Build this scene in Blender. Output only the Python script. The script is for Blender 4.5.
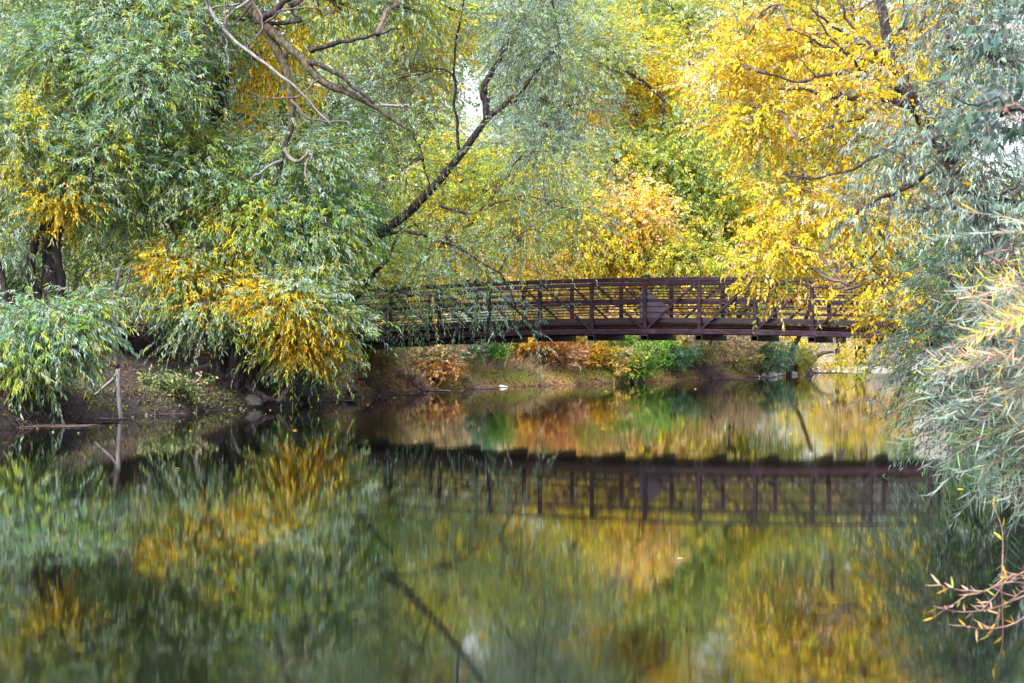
import bpy, math
import numpy as np
R = np.random.default_rng(7)
PI = math.pi
for o in list(bpy.data.objects):
    bpy.data.objects.remove(o)
S = bpy.context.scene
COL = S.collection

# ------------------------------------------------------------------ camera, light, exposure
FX, HY, CH = 1600.0, 343.0, 1.5            # focal length in px, horizon row, eye height above the water
cam = bpy.data.cameras.new("camera")
cam.sensor_width = 36.0
cam.lens = FX / 1024 * 36
cam.shift_y = (HY - 341.5) / 1024
cam.clip_start = 0.1
cam.clip_end = 3000
cam.dof.use_dof = True
cam.dof.focus_distance = 38
cam.dof.aperture_fstop = 8
co = bpy.data.objects.new("camera", cam)
co.location = (0, 0, CH)
co.rotation_euler = (PI / 2, 0, 0)
COL.objects.link(co)
S.camera = co

SUN_EL, SUN_AZ = math.radians(48), math.radians(212)
W = bpy.data.worlds.new("World")
S.world = W
W.use_nodes = True
wn, wl = W.node_tree.nodes, W.node_tree.links
bg = wn["Background"]
bg.inputs["Strength"].default_value = 0.15
sky = wn.new("ShaderNodeTexSky")
sky.sky_type = 'NISHITA'
sky.sun_disc = False
sky.sun_elevation = SUN_EL
sky.sun_rotation = SUN_AZ
sky.dust_density = 4
hs = wn.new("ShaderNodeHueSaturation")
hs.inputs["Saturation"].default_value = 0.42
wl.new(sky.outputs[0], hs.inputs["Color"])
wl.new(hs.outputs[0], bg.inputs[0])
sun = bpy.data.lights.new("sun", 'SUN')
sun.energy = 2.3
sun.angle = math.radians(14)
sun.color = (1.0, 0.96, 0.9)
so = bpy.data.objects.new("sun", sun)
so.rotation_euler = (PI / 2 - SUN_EL, 0, PI - SUN_AZ)
COL.objects.link(so)
S.view_settings.view_transform = 'Standard'
S.view_settings.look = 'None'
S.view_settings.exposure = 1.6
S.view_settings.gamma = 1.0
S.cycles.use_denoising = True
S.cycles.max_bounces = 7
S.cycles.diffuse_bounces = 4
S.cycles.glossy_bounces = 3
S.cycles.transmission_bounces = 4
S.cycles.transparent_max_bounces = 4
S.cycles.caustics_reflective = False
S.cycles.caustics_refractive = False


def P(px, py, d):
    return np.array([(px - 512.0) / FX * d, d, CH - (py - HY) / FX * d])


# ------------------------------------------------------------------ object helpers
def link(o, parent=None):
    COL.objects.link(o)
    if parent is not None:
        o.parent = parent
        o.location = -np.array(parent.location)
    return o


def tag(o, label=None, cat=None, group=None, kind=None):
    if label: o["label"] = label
    if cat: o["category"] = cat
    if group: o["group"] = group
    if kind: o["kind"] = kind
    return o


def thing(name, loc, label, cat, group=None):
    o = bpy.data.objects.new(name, None)
    o.empty_display_size = 0.2
    o.location = loc
    COL.objects.link(o)
    return tag(o, label, cat, group)


def mesh_np(name, V, F, mat, parent=None, col=None, smooth=False):
    """V (n,3), F (m,k) with one k"""
    V = np.asarray(V, np.float32)
    F = np.asarray(F, np.int32)
    me = bpy.data.meshes.new(name)
    k = F.shape[1]
    me.vertices.add(len(V)); me.vertices.foreach_set("co", V.ravel())
    me.loops.add(F.size); me.loops.foreach_set("vertex_index", F.ravel())
    me.polygons.add(len(F)); me.polygons.foreach_set("loop_start", np.arange(0, F.size, k, dtype=np.int32))
    me.update(calc_edges=True)
    me.polygons.foreach_set("use_smooth", np.full(len(F), smooth, bool))
    if col is not None:
        a = me.color_attributes.new("Col", 'BYTE_COLOR' if False else 'FLOAT_COLOR', 'POINT')
        c4 = np.ones((len(V), 4), np.float32); c4[:, :3] = col
        a.data.foreach_set("color", c4.ravel())
    me.materials.append(mat)
    return link(bpy.data.objects.new(name, me), parent)


class MB:
    """collects quads"""
    def __init__(s): s.V = []; s.F = []; s.n = 0
    def add(s, V, F):
        s.V.append(np.asarray(V, float)); s.F.append(np.asarray(F, int) + s.n); s.n += len(V)
    def box(s, a, b, w, h, up=(0, 0, 1), cham=0.0):
        """bar from a to b, w across, h along up"""
        a = np.array(a, float); b = np.array(b, float)
        t = b - a; t /= np.linalg.norm(t)
        up = np.array(up, float)
        sd = np.cross(t, up); sd /= np.linalg.norm(sd)
        u = np.cross(sd, t)
        c = min(w, h) * 0.14
        prof = [(-w/2+c, -h/2), (w/2-c, -h/2), (w/2, -h/2+c), (w/2, h/2-c), (w/2-c, h/2), (-w/2+c, h/2), (-w/2, h/2-c), (-w/2, -h/2+c)]
        V = [a + x*sd + y*u for x, y in prof] + [b + x*sd + y*u for x, y in prof]
        F = [(i, (i+1) % 8, 8+(i+1) % 8, 8+i) for i in range(8)]
        F += [(7, 4, 3, 0), (3, 2, 1, 0), (7, 6, 5, 4), (8, 11, 12, 15), (8, 9, 10, 11), (12, 13, 14, 15)]
        s.add(V, F)
    def tube(s, pts, rad, k=6, rough=0.0, seed=0):
        pts = np.asarray(pts, float); n = len(pts)
        rad = np.broadcast_to(np.asarray(rad, float), (n,)).copy()
        t = np.gradient(pts, axis=0); t /= np.linalg.norm(t, axis=1)[:, None] + 1e-9
        ref = np.array([0.31, 0.87, 0.13]) if abs(t[:, 2]).mean() > 0.6 else np.array([0.1, 0.2, 1.0])
        a = np.cross(t, ref); a /= np.linalg.norm(a, axis=1)[:, None] + 1e-9
        b = np.cross(t, a)
        th = np.arange(k) * 2 * PI / k
        rr = np.ones((n, k))
        if rough:
            g = np.random.default_rng(seed + 11)
            lob = 1 + rough * (np.sin(3 * th + g.uniform(0, 6)) * .5 + np.sin(5 * th + g.uniform(0, 6)) * .35 + np.sin(9 * th + g.uniform(0, 6)) * .22)
            rr = lob[None, :] * (1 + g.normal(0, rough * .25, (n, k)))
        V = pts[:, None, :] + rad[:, None, None] * rr[:, :, None] * (np.cos(th)[None, :, None] * a[:, None, :] + np.sin(th)[None, :, None] * b[:, None, :])
        V = V.reshape(-1, 3)
        i = np.arange(n - 1)[:, None] * k; j = np.arange(k)[None, :]; j2 = (j + 1) % k
        F = np.stack([i + j, i + j2, i + k + j2, i + k + j], -1).reshape(-1, 4)
        V = np.vstack([V, pts[0], pts[-1]])
        c0, c1 = n * k, n * k + 1
        j = np.arange(0, k - 1, 2) if k % 2 == 0 else np.arange(0, k - 1, 2)
        caps = [(c0, (q + 2) % k, q + 1, q) for q in range(0, k - 1, 2)]
        e = (n - 1) * k
        caps += [(c1, e + q, e + q + 1, e + (q + 2) % k) for q in range(0, k - 1, 2)]
        s.add(V, np.vstack([F, caps]))
    def many(s, pts, rad, k=3):
        """batch of thin tubes: pts (N,m,3), rad (N,m)"""
        N, m, _ = pts.shape
        t = np.gradient(pts, axis=1); t /= np.linalg.norm(t, axis=2)[..., None] + 1e-9
        ref = np.array([0.45, 0.3, 0.84])
        a = np.cross(t, ref); a /= np.linalg.norm(a, axis=2)[..., None] + 1e-9
        b = np.cross(t, a)
        th = np.arange(k) * 2 * PI / k
        V = pts[:, :, None, :] + rad[:, :, None, None] * (np.cos(th)[None, None, :, None] * a[:, :, None, :] + np.sin(th)[None, None, :, None] * b[:, :, None, :])
        base = np.arange(N)[:, None, None] * m * k; i = np.arange(m - 1)[None, :, None] * k; j = np.arange(k)[None, None, :]; j2 = (j + 1) % k
        F = np.stack([base + i + j, base + i + j2, base + i + k + j2, base + i + k + j], -1).reshape(-1, 4)
        s.add(V.reshape(-1, 3), F)
    def build(s, name, mat, parent=None, smooth=False):
        return mesh_np(name, np.vstack(s.V), np.vstack(s.F), mat, parent, smooth=smooth)


def spline(ctrl, n=24, jit=0.0, rng=R):
    c = np.asarray(ctrl, float)
    c = np.vstack([2 * c[0] - c[1], c, 2 * c[-1] - c[-2]])
    m = len(c) - 3
    out = []
    for u in np.linspace(0, m - 1e-6, n):
        i = int(u); f = u - i
        p0, p1, p2, p3 = c[i:i + 4]
        out.append(.5 * (2 * p1 + (p2 - p0) * f + (2 * p0 - 5 * p1 + 4 * p2 - p3) * f * f + (3 * p1 - p0 - 3 * p2 + p3) * f ** 3))
    out = np.array(out)
    if jit:
        j = rng.normal(0, jit, out.shape); j[0] = 0
        out += (j + np.roll(j, 1, 0)) * .5
    return out


# ------------------------------------------------------------------ materials
def mat(name):
    m = bpy.data.materials.new(name); m.use_nodes = True
    return m, m.node_tree.nodes, m.node_tree.links, m.node_tree.nodes["Principled BSDF"]


def leaf_mat(name, trans=0.4, rough=0.45, spec=0.35):
    m, n, l, b = mat(name)
    out = n["Material Output"]
    vc = n.new("ShaderNodeVertexColor"); vc.layer_name = "Col"
    b.inputs["Roughness"].default_value = rough
    b.inputs["Specular IOR Level"].default_value = spec
    tr = n.new("ShaderNodeBsdfTranslucent"); mx = n.new("ShaderNodeMixShader")
    mx.inputs[0].default_value = trans
    hs = n.new("ShaderNodeHueSaturation"); hs.inputs["Saturation"].default_value = 1.0; hs.inputs["Value"].default_value = 1.15
    l.new(vc.outputs[0], b.inputs["Base Color"]); l.new(vc.outputs[0], hs.inputs["Color"]); l.new(hs.outputs[0], tr.inputs[0])
    l.new(b.outputs[0], mx.inputs[1]); l.new(tr.outputs[0], mx.inputs[2]); l.new(mx.outputs[0], out.inputs[0])
    return m


def ramp(n, stops):
    r = n.new("ShaderNodeValToRGB"); cr = r.color_ramp
    while len(cr.elements) < len(stops): cr.elements.new(0.5)
    for e, (p, c) in zip(cr.elements, stops): e.position = p; e.color = (*c, 1)
    return r


def noise_mat(name, stops, scale=8, stretch=(1, 1, 1), rough=0.85, bump=0.4, bdist=0.02, detail=6, metal=0.0, spec=0.3):
    m, n, l, b = mat(name)
    tc = n.new("ShaderNodeTexCoord"); mp = n.new("ShaderNodeMapping"); mp.inputs["Scale"].default_value = stretch
    ns = n.new("ShaderNodeTexNoise"); ns.inputs["Scale"].default_value = scale; ns.inputs["Detail"].default_value = detail; ns.inputs["Roughness"].default_value = .65
    r = ramp(n, stops)
    l.new(tc.outputs["Object"], mp.inputs[0]); l.new(mp.outputs[0], ns.inputs[0]); l.new(ns.outputs[0], r.inputs[0]); l.new(r.outputs[0], b.inputs["Base Color"])
    bp = n.new("ShaderNodeBump"); bp.inputs["Strength"].default_value = bump; bp.inputs["Distance"].default_value = bdist
    l.new(ns.outputs[0], bp.inputs["Height"]); l.new(bp.outputs[0], b.inputs["Normal"])
    b.inputs["Roughness"].default_value = rough; b.inputs["Metallic"].default_value = metal
    b.inputs["Specular IOR Level"].default_value = spec
    return m


M = {}
M['leaf'] = leaf_mat("leaf", .5, .7, .1)
M['leaf_silver'] = leaf_mat("silver_leaf", 0.28, 0.5, 0.4)
M['bark'] = noise_mat("dark_bark", [(.32, (.012, .009, .011)), (.5, (.04, .03, .034)), (.68, (.13, .10, .115))], 14, (1, 1, .22), .9, 1.0, .08)
M['bark_grey'] = noise_mat("grey_bark", [(.3, (.07, .06, .055)), (.55, (.17, .145, .13)), (.75, (.30, .27, .25))], 9, (1, 1, .25), .9, .8, .04)
M['bark_moss'] = noise_mat("mossy_bark", [(.33, (.02, .016, .015)), (.5, (.07, .058, .045)), (.64, (.13, .12, .06)), (.8, (.22, .2, .18))], 12, (1, 1, .5), .9, 1.0, .06)
M['dead'] = noise_mat("bleached_wood", [(.3, (.10, .09, .10)), (.6, (.24, .22, .235)), (.8, (.38, .35, .36))], 14, (1, 1, .2), .85, .5, .02)
M['twig'] = noise_mat("twig", [(.35, (.06, .04, .04)), (.65, (.16, .115, .11))], 6, rough=.8, bump=.1)
M['twig_red'] = noise_mat("reddish_twig", [(.35, (.14, .07, .07)), (.65, (.34, .22, .19))], 12, rough=.6, bump=.1)
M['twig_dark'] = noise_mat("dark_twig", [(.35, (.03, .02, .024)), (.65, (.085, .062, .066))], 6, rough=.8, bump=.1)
M['bramble'] = noise_mat("bramble_twig", [(.35, (.08, .05, .06)), (.65, (.25, .18, .19))], 5, rough=.8, bump=.1)
M['steel'] = noise_mat("weathered_steel", [(.25, (.010, .005, .009)), (.48, (.020, .010, .018)), (.62, (.042, .021, .033)), (.85, (.18, .10, .15))], 5, (1, 1, 2.5), .7, .25, .01, 9, 0.0, .16)
M['steel_dark'] = noise_mat("dark_steel", [(.3, (.009, .005, .008)), (.7, (.024, .013, .018))], 6, rough=.7, bump=.2)
M['rust'] = noise_mat("rusty_plank", [(.3, (.16, .05, .045)), (.7, (.34, .13, .10))], 7, (.4, .4, 3), .8, .3)
M['plate'] = noise_mat("grey_plate", [(.3, (.045, .035, .055)), (.7, (.09, .07, .105))], 3, rough=.6, bump=.1)
M['concrete'] = noise_mat("concrete", [(.3, (.2, .19, .18)), (.7, (.36, .34, .32))], 5, rough=.9, bump=.4)
M['stone'] = noise_mat("stone", [(.3, (.04, .035, .037)), (.6, (.11, .1, .1)), (.8, (.2, .18, .18))], 5, rough=.85, bump=.6, bdist=.03)
M['stone_pale'] = noise_mat("pale_stone", [(.3, (.4, .38, .38)), (.7, (.72, .7, .68))], 6, rough=.8, bump=.4, bdist=.02)

# ------------------------------------------------------------------ river outline and terrain
LEFT = [(-16, -5), (-12.5, 10), (-10.6, 20), (-9.5, 24.7), (-8.9, 27.6), (-8.55, 29.5), (-8.2, 32), (-6.8, 34.8), (-6.1, 36.6), (-5.5, 38.2), (-4.9, 40.7), (-4.3, 44.2),
        (-3.4, 48.5), (-2.3, 50.8), (-1.07, 53.2), (1.0, 56), (3.2, 58.5), (5.2, 61.5), (7.6, 65), (10.6, 70), (13.5, 76), (15.0, 80.5)]
FAR = [(14.2, 86), (15, 89), (26, 90.5), (60, 94), (260, 110), (260, 90), (60, 82), (34, 79)]
RIGHT = [(27, 72), (20, 62), (13.2, 50), (11.0, 42), (9.4, 34), (8.0, 27), (6.4, 20), (5.0, 13), (4.1, 7), (3.7, 1), (4.5, -10)]
def wob(pts, a):
    pts = np.array(pts, float); out = []
    for i in range(len(pts) - 1):
        L = np.linalg.norm(pts[i+1] - pts[i]); n = max(1, int(L / .9)) if L < 12 else 1
        for q in range(n):
            p = pts[i] + (pts[i+1] - pts[i]) * q / n
            out.append(p + (R.normal(0, a, 2) if (q or i) else 0))
    out.append(pts[-1]); return np.array(out)
POLY = np.vstack([[(-60, -300)], wob(LEFT, .09), FAR, wob(RIGHT, .12), [(40, -300)]])


def sdist(XY):
    """signed distance to the shore: + on land, - in the river"""
    A = POLY; B = np.roll(POLY, -1, 0)
    d = np.full(len(XY), 1e9); ins = np.zeros(len(XY), bool)
    for a, b in zip(A, B):
        ab = b - a
        t = np.clip(((XY - a) @ ab) / (ab @ ab), 0, 1)
        q = XY - a - t[:, None] * ab
        d = np.minimum(d, np.hypot(q[:, 0], q[:, 1]))
        c = (a[1] > XY[:, 1]) != (b[1] > XY[:, 1])
        with np.errstate(divide='ignore', invalid='ignore'):
            xs = (b[0] - a[0]) * (XY[:, 1] - a[1]) / (b[1] - a[1]) + a[0]
        ins ^= c & (XY[:, 0] < xs)
    return np.where(ins, -d, d)


_ph = R.uniform(0, 6.28, (14, 2)); _k = R.normal(0, 1, (14, 2))
def rnd(X, Y, f):
    z = 0
    for i in range(14):
        kk = _k[i] * f * (1 + i * .22)
        z = z + np.sin(kk[0] * X + kk[1] * Y + _ph[i, 0]) / (1 + i * .3)
    return z / 4


def ground_z(X, Y, s=None):
    X = np.atleast_1d(np.asarray(X, float)); Y = np.atleast_1d(np.asarray(Y, float))
    if s is None: s = sdist(np.stack([X, Y], 1))
    farm = np.clip((Y - 82) / 3, 0, 1) * np.clip((X - 8) / 4, 0, 1)
    h = (.2 + .26 * np.clip((36 - Y) / 5, 0, 1)) * np.clip(s / .3, 0, 1) ** .7 + 1.75 * (1 - np.exp(-np.maximum(s, 0) / 3.6)) + .012 * np.maximum(s - 6, 0)
    hf = .07 * np.clip(s / .4, 0, 1) + .38 * np.clip((s) / 6, 0, 1) + .3 * np.maximum(s - 9, 0) ** .7
    h = h * (1 - farm) + np.minimum(hf, 2.5) * farm
    h = h + (.07 * rnd(X, Y, 1.4) + .05 * rnd(Y, X, 4)) * np.clip(s / .8, 0, 1) * (1 - farm * .6)
    under = -np.minimum(1.3, .45 * np.maximum(-s, 0)) - .02
    return np.where(s > 0, np.maximum(h, .01), under)


def gz(x, y): return float(ground_z(x, y)[0])


def axis(a, b, st, lo, hi):
    v = list(np.arange(a, b, st)); q = st
    x = b
    while x < hi: v.append(x); q *= 1.28; x += q
    v.append(hi); x = a; q = st
    while x > lo: q *= 1.28; x -= q; v.insert(0, x)
    return np.array(v)
gx = axis(-13, 17, .17, -900, 900); gy = axis(22, 82, .24, -400, 1500)
GX, GY = np.meshgrid(gx, gy)
GZ = ground_z(GX.ravel(), GY.ravel())
nx, ny = len(gx), len(gy)
ii = (np.arange(ny - 1)[:, None] * nx + np.arange(nx - 1)[None, :]).ravel()

m, n, l, b = mat("bank_soil")
geo = n.new("ShaderNodeNewGeometry"); sep = n.new("ShaderNodeSeparateXYZ"); l.new(geo.outputs["Position"], sep.inputs[0])
def nz(scale, det=5, ro=.6):
    q = n.new("ShaderNodeTexNoise"); q.inputs["Scale"].default_value = scale; q.inputs["Detail"].default_value = det; q.inputs["Roughness"].default_value = ro
    l.new(geo.outputs["Position"], q.inputs[0]); return q
def mixc(f, a, b_):
    q = n.new("ShaderNodeMix"); q.data_type = 'RGBA'
    if hasattr(f, 'links'): l.new(f, q.inputs[0])
    else: q.inputs[0].default_value = f
    for s_, v in ((6, a), (7, b_)):
        if hasattr(v, 'links'): l.new(v, q.inputs[s_])
        else: q.inputs[s_].default_value = (*v, 1)
    return q.outputs[2]
def mr(v, a, b_, c=0, d=1):
    q = n.new("ShaderNodeMapRange"); l.new(v, q.inputs[0])
    for i, x in enumerate((a, b_, c, d)): q.inputs[i + 1].default_value = x
    return q.outputs[0]
def mul(a, b_):
    q = n.new("ShaderNodeMath"); q.operation = 'MULTIPLY'; l.new(a, q.inputs[0]); l.new(b_, q.inputs[1]); return q.outputs[0]
n1, n2, n3 = nz(2.2), nz(16, 7, .7), nz(.8)
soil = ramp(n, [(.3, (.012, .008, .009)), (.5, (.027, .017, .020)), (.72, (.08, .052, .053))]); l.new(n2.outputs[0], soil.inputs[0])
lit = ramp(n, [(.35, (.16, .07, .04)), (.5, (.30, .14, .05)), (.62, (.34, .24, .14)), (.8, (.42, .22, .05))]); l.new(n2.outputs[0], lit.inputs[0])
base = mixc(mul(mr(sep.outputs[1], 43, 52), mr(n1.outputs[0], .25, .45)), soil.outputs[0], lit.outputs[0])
mossc = ramp(n, [(.35, (.02, .028, .008)), (.6, (.095, .11, .018))]); l.new(n2.outputs[0], mossc.inputs[0])
mossf = mul(mul(mr(sep.outputs[2], .6, .4), mr(sep.outputs[2], .06, .2)), mr(n1.outputs[0], .53, .6))
base = mixc(mossf, base, mossc.outputs[0])
grav = ramp(n, [(.35, (.30, .25, .26)), (.6, (.5, .44, .44))]); l.new(n2.outputs[0], grav.inputs[0])
base = mixc(mr(sep.outputs[1], 83, 85), base, grav.outputs[0])
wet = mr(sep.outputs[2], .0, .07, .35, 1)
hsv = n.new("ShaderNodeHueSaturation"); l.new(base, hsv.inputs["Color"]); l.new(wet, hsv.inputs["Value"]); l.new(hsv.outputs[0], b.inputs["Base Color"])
bp = n.new("ShaderNodeBump"); bp.inputs["Strength"].default_value = .8; bp.inputs["Distance"].default_value = .06; l.new(n2.outputs[0], bp.inputs["Height"]); l.new(bp.outputs[0], b.inputs["Normal"])
b.inputs["Roughness"].default_value = .85
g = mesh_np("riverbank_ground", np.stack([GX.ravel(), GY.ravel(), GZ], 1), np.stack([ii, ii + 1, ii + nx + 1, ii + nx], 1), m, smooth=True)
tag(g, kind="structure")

# water
m, n, l, b = mat("river_water")
b.inputs["Base Color"].default_value = (.003, .004, .003, 1)
b.inputs["IOR"].default_value = 1.58
b.inputs["Roughness"].default_value = .07
geo = n.new("ShaderNodeNewGeometry")
def wv(sc, scale, det):
    mp = n.new("ShaderNodeMapping"); mp.inputs["Scale"].default_value = sc
    q = n.new("ShaderNodeTexNoise"); q.inputs["Scale"].default_value = scale; q.inputs["Detail"].default_value = det
    l.new(geo.outputs["Position"], mp.inputs[0]); l.new(mp.outputs[0], q.inputs[0]); return q
w1, w2, w3 = wv((.25, 1.6, 1), 2.2, 3), wv((.16, 3.2, 1), 7, 4), wv((.06, .25, 1), 1.0, 2)
bp1 = n.new("ShaderNodeBump"); bp1.inputs["Strength"].default_value = 1; bp1.inputs["Distance"].default_value = .00022; l.new(w1.outputs[0], bp1.inputs["Height"])
bp2 = n.new("ShaderNodeBump"); bp2.inputs["Strength"].default_value = 1; bp2.inputs["Distance"].default_value = .000045; l.new(w2.outputs[0], bp2.inputs["Height"]); l.new(bp1.outputs[0], bp2.inputs["Normal"])
l.new(bp2.outputs[0], b.inputs["Normal"])
rr = n.new("ShaderNodeMapRange"); rr.inputs[1].default_value = .35; rr.inputs[2].default_value = .65; rr.inputs[3].default_value = .03; rr.inputs[4].default_value = .044
l.new(w3.outputs[0], rr.inputs[0]); l.new(rr.outputs[0], b.inputs["Roughness"])
wx = [-300, 300]; wy = [-300, 300]
wt = mesh_np("river_water", [(-300, -300, 0), (300, -300, 0), (300, 300, 0), (-300, 300, 0)], [(0, 1, 2, 3)], m)
tag(wt, kind="structure")

# ------------------------------------------------------------------ footbridge
BA = math.radians(19.5)
BU = np.array([math.cos(BA), -math.sin(BA), 0]); BV = np.array([math.sin(BA), math.cos(BA), 0])
BC = np.array([3.49, 42.0, 0]); PL = 1.455; BW = 2.9
K0, K1 = -7, 5
def bz(s): return -.0034 * s * s
def bp_(s, v, z): return BC + BU * s + BV * v + np.array([0, 0, z + bz(s)])
br = thing("footbridge", BC + np.array([0, 0, 1.6]), "long weathered brown steel truss footbridge spanning the river", "footbridge")
def run(v, z, w, h, name, material, s0=None, s1=None):
    mb = MB(); s0 = K0 * PL if s0 is None else s0; s1 = K1 * PL if s1 is None else s1
    # one continuous cambered bar
    ss = np.linspace(s0, s1, 25); V = []; F = []
    c = min(w, h) * .15
    pr = [(-w/2+c, -h/2), (w/2-c, -h/2), (w/2, -h/2+c), (w/2, h/2-c), (w/2-c, h/2), (-w/2+c, h/2), (-w/2, h/2-c), (-w/2, -h/2+c)]
    for s in ss:
        for x, y in pr: V.append(bp_(s, v + x, z + y))
    for i in range(24):
        for j in range(8): F.append((i*8+j, i*8+(j+1) % 8, i*8+8+(j+1) % 8, i*8+8+j))
    for e, fl in ((0, 1), (24*8, 0)):
        q = [(e+7, e+4, e+3, e), (e+3, e+2, e+1, e), (e+7, e+6, e+5, e+4)]
        F += [f if fl else f[::-1] for f in q]
    mb.add(V, F)
    return mb.build(name, material, br)
for v, inn in ((0, 1), (BW, -1)):
    run(v, 3.165, .105, .11, "top_chord", M['steel'])
    run(v, 1.80, .13, .15, "bottom_chord", M['steel'])
    run(v + inn * .09, 2.62, .05, .085, "handrail", M['steel'])
    for z in (2.79, 2.94, 2.46, 2.30): run(v + inn * .085, z, .03, .034, "rail", M['steel'])
    run(v + inn * .085, 2.10, .03, .13, "toe_plate", M['steel_dark'])
    for k in range(K0, K1 + 1):
        s = k * PL; mb = MB()
        mb.box(bp_(s, v, 1.873), bp_(s, v, 3.102), .10, .10, up=BV)
        mb.build("post", M['steel'], br)
    for k in range(K0, K1):
        a, b2 = (k, k + 1)
        mb = MB()
        if k < 0: p, q = bp_(a * PL + .07, v, 3.09), bp_(b2 * PL - .06, v, 1.885)
        else: p, q = bp_(a * PL + .06, v, 1.885), bp_(b2 * PL - .07, v, 3.09)
        mb.box(p, q, .06, .06, up=BV); mb.build("diagonal_brace", M['steel'], br)
for k in range(K0, K1 + 1):
    s = k * PL
    mb = MB()
    # open square tube cross-beam, seen end-on
    w, h, t = .19, .15, .02
    for dz in (-h/2 + t/2, h/2 - t/2): mb.box(bp_(s, -.10, 1.646 + dz), bp_(s, BW + .10, 1.646 + dz), w, t)
    for dx in (-w/2 + t/2, w/2 - t/2): mb.box(bp_(s + dx, -.10, 1.646), bp_(s + dx, BW + .10, 1.646), t, h - 2 * t - .004)
    mb.build("floor_beam", M['steel_dark'], br)
run(.35, 1.94, .05, .07, "deck_edge", M['rust']); run(BW - .35, 1.94, .05, .07, "deck_edge", M['rust'])
run(BW/2, 1.985, BW - .30, .05, "deck", M['steel_dark'])
for v in (.8, BW/2, BW - .8): run(v, 1.845, .08, .20, "stringer", M['steel_dark'])
sg = thing("sign_board", bp_(-.47, BW - .25, 2.0), "plain grey board standing behind the rails at the middle of the footbridge", "board")
mb = MB(); mb.box(bp_(-.86, BW - .22, 2.30), bp_(-.86 + .78, BW - .22, 2.30), .03, .42); mb.build("panel", M['plate'], sg)
mb = MB(); mb.add([bp_(-.86, BW - .22 + e, 2.512) for e in (-.015, .015)] + [bp_(-.08, BW - .22 + e, 2.512) for e in (-.015, .015)] + [bp_(-.81, BW - .22 + e, 3.0) for e in (-.015, .015)] + [bp_(-.62, BW - .22 + e, 3.0) for e in (-.015, .015)],
                  [(0, 1, 5, 4), (4, 5, 7, 6), (6, 7, 3, 2), (2, 3, 1, 0), (0, 4, 6, 2), (1, 3, 7, 5)]); mb.build("panel", M['plate'], sg)
for s in (-.76, -.18):
    mb = MB(); mb.box(bp_(s, BW - .185, 2.01), bp_(s, BW - .185, 2.6), .035, .035, up=BV); mb.build("leg", M['steel_dark'], sg)
for s, lb in ((K0 * PL, "concrete abutment under the left end of the footbridge"), (K1 * PL, "concrete abutment under the right end of the footbridge")):
    mb = MB(); e = 1 if s > 0 else -1
    mb.box(bp_(s + e * .1, -.5, .95), bp_(s + e * .1, BW + .5, .95), .9, 1.1)
    tag(mb.build("bridge_abutment", M['concrete']), lb, "abutment")

# ------------------------------------------------------------------ leaves
C = dict(gd=(.07, .13, .05), g=(.17, .29, .09), gy=(.46, .51, .10), lg=(.33, .48, .13), sil=(.41, .53, .43), teal=(.19, .36, .27), yel=(.76, .60, .07), gold=(.76, .52, .06),
         org=(.74, .42, .05), py=(.80, .67, .28), pk=(.80, .52, .34), rust=(.46, .24, .12), bg=(.16, .42, .05), blu=(.27, .38, .35), ol=(.34, .41, .16), tan=(.52, .41, .28), wh=(.5, .58, .5), mg=(.42, .12, .16), sb=(.27, .36, .31), sc=(.16, .235, .22), sd=(.10, .17, .13))
C = {k: np.array(v) for k, v in C.items()}


def pal(s):
    """'sil:3 g:2' -> colours, weights"""
    it = [q.split(':') for q in s.split()]
    w = np.array([float(a[1]) for a in it]); return np.array([C[a[0]] for a in it]), w / w.sum()


def nrm(v): return v / (np.linalg.norm(v, axis=-1, keepdims=True) + 1e-9)


def leaf_mesh(name, pos, d, L, Wd, col, parent, material, bend=0.25, seg=1, rng=R):
    N = len(pos)
    rv = rng.normal(0, 1, (N, 3)) + np.array([0, -.3, 1.1])
    s = nrm(np.cross(d, rv)); nn = nrm(np.cross(s, d))
    L = L[:, None]; Wd = Wd[:, None]
    if seg == 1:
        tip = pos + d * L - nn * L * bend * .4
        mid = pos + d * L * .42 + nn * L * .03
        f = nn * Wd * .22
        V = np.stack([pos, mid + s * Wd * .5 + f, tip, mid - s * Wd * .5 + f], 1).reshape(-1, 3)
        i = np.arange(N)[:, None] * 4
        F = np.concatenate([i + np.array([0, 1, 2]), i + np.array([0, 2, 3])], 1).reshape(-1, 3)
        c = np.repeat(col, 4, 0)
    else:
        ts = np.linspace(0, 1, seg + 2)[1:-1]
        rows = [pos]
        for t in ts:
            c0 = pos + d * L * t - nn * L * bend * t * t
            w = Wd * .5 * (math.sin(PI * min(1, t * 1.05) ** .8) ** .7)
            rows += [c0 + s * w + nn * w * .35, c0 - s * w + nn * w * .35]
        rows.append(pos + d * L - nn * L * bend)
        K = len(rows); V = np.stack(rows, 1).reshape(-1, 3)
        fs = [(0, 1, 2)]
        for q in range(seg - 1):
            a = 1 + 2 * q; fs += [(a, a + 2, a + 3), (a, a + 3, a + 1)]
        fs.append((K - 3, K - 1, K - 2))
        F = (np.arange(N)[:, None, None] * K + np.array(fs)[None]).reshape(-1, 3)
        c = np.repeat(col, K, 0)
    return mesh_np(name, V, F, material, parent, col=c)


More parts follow.
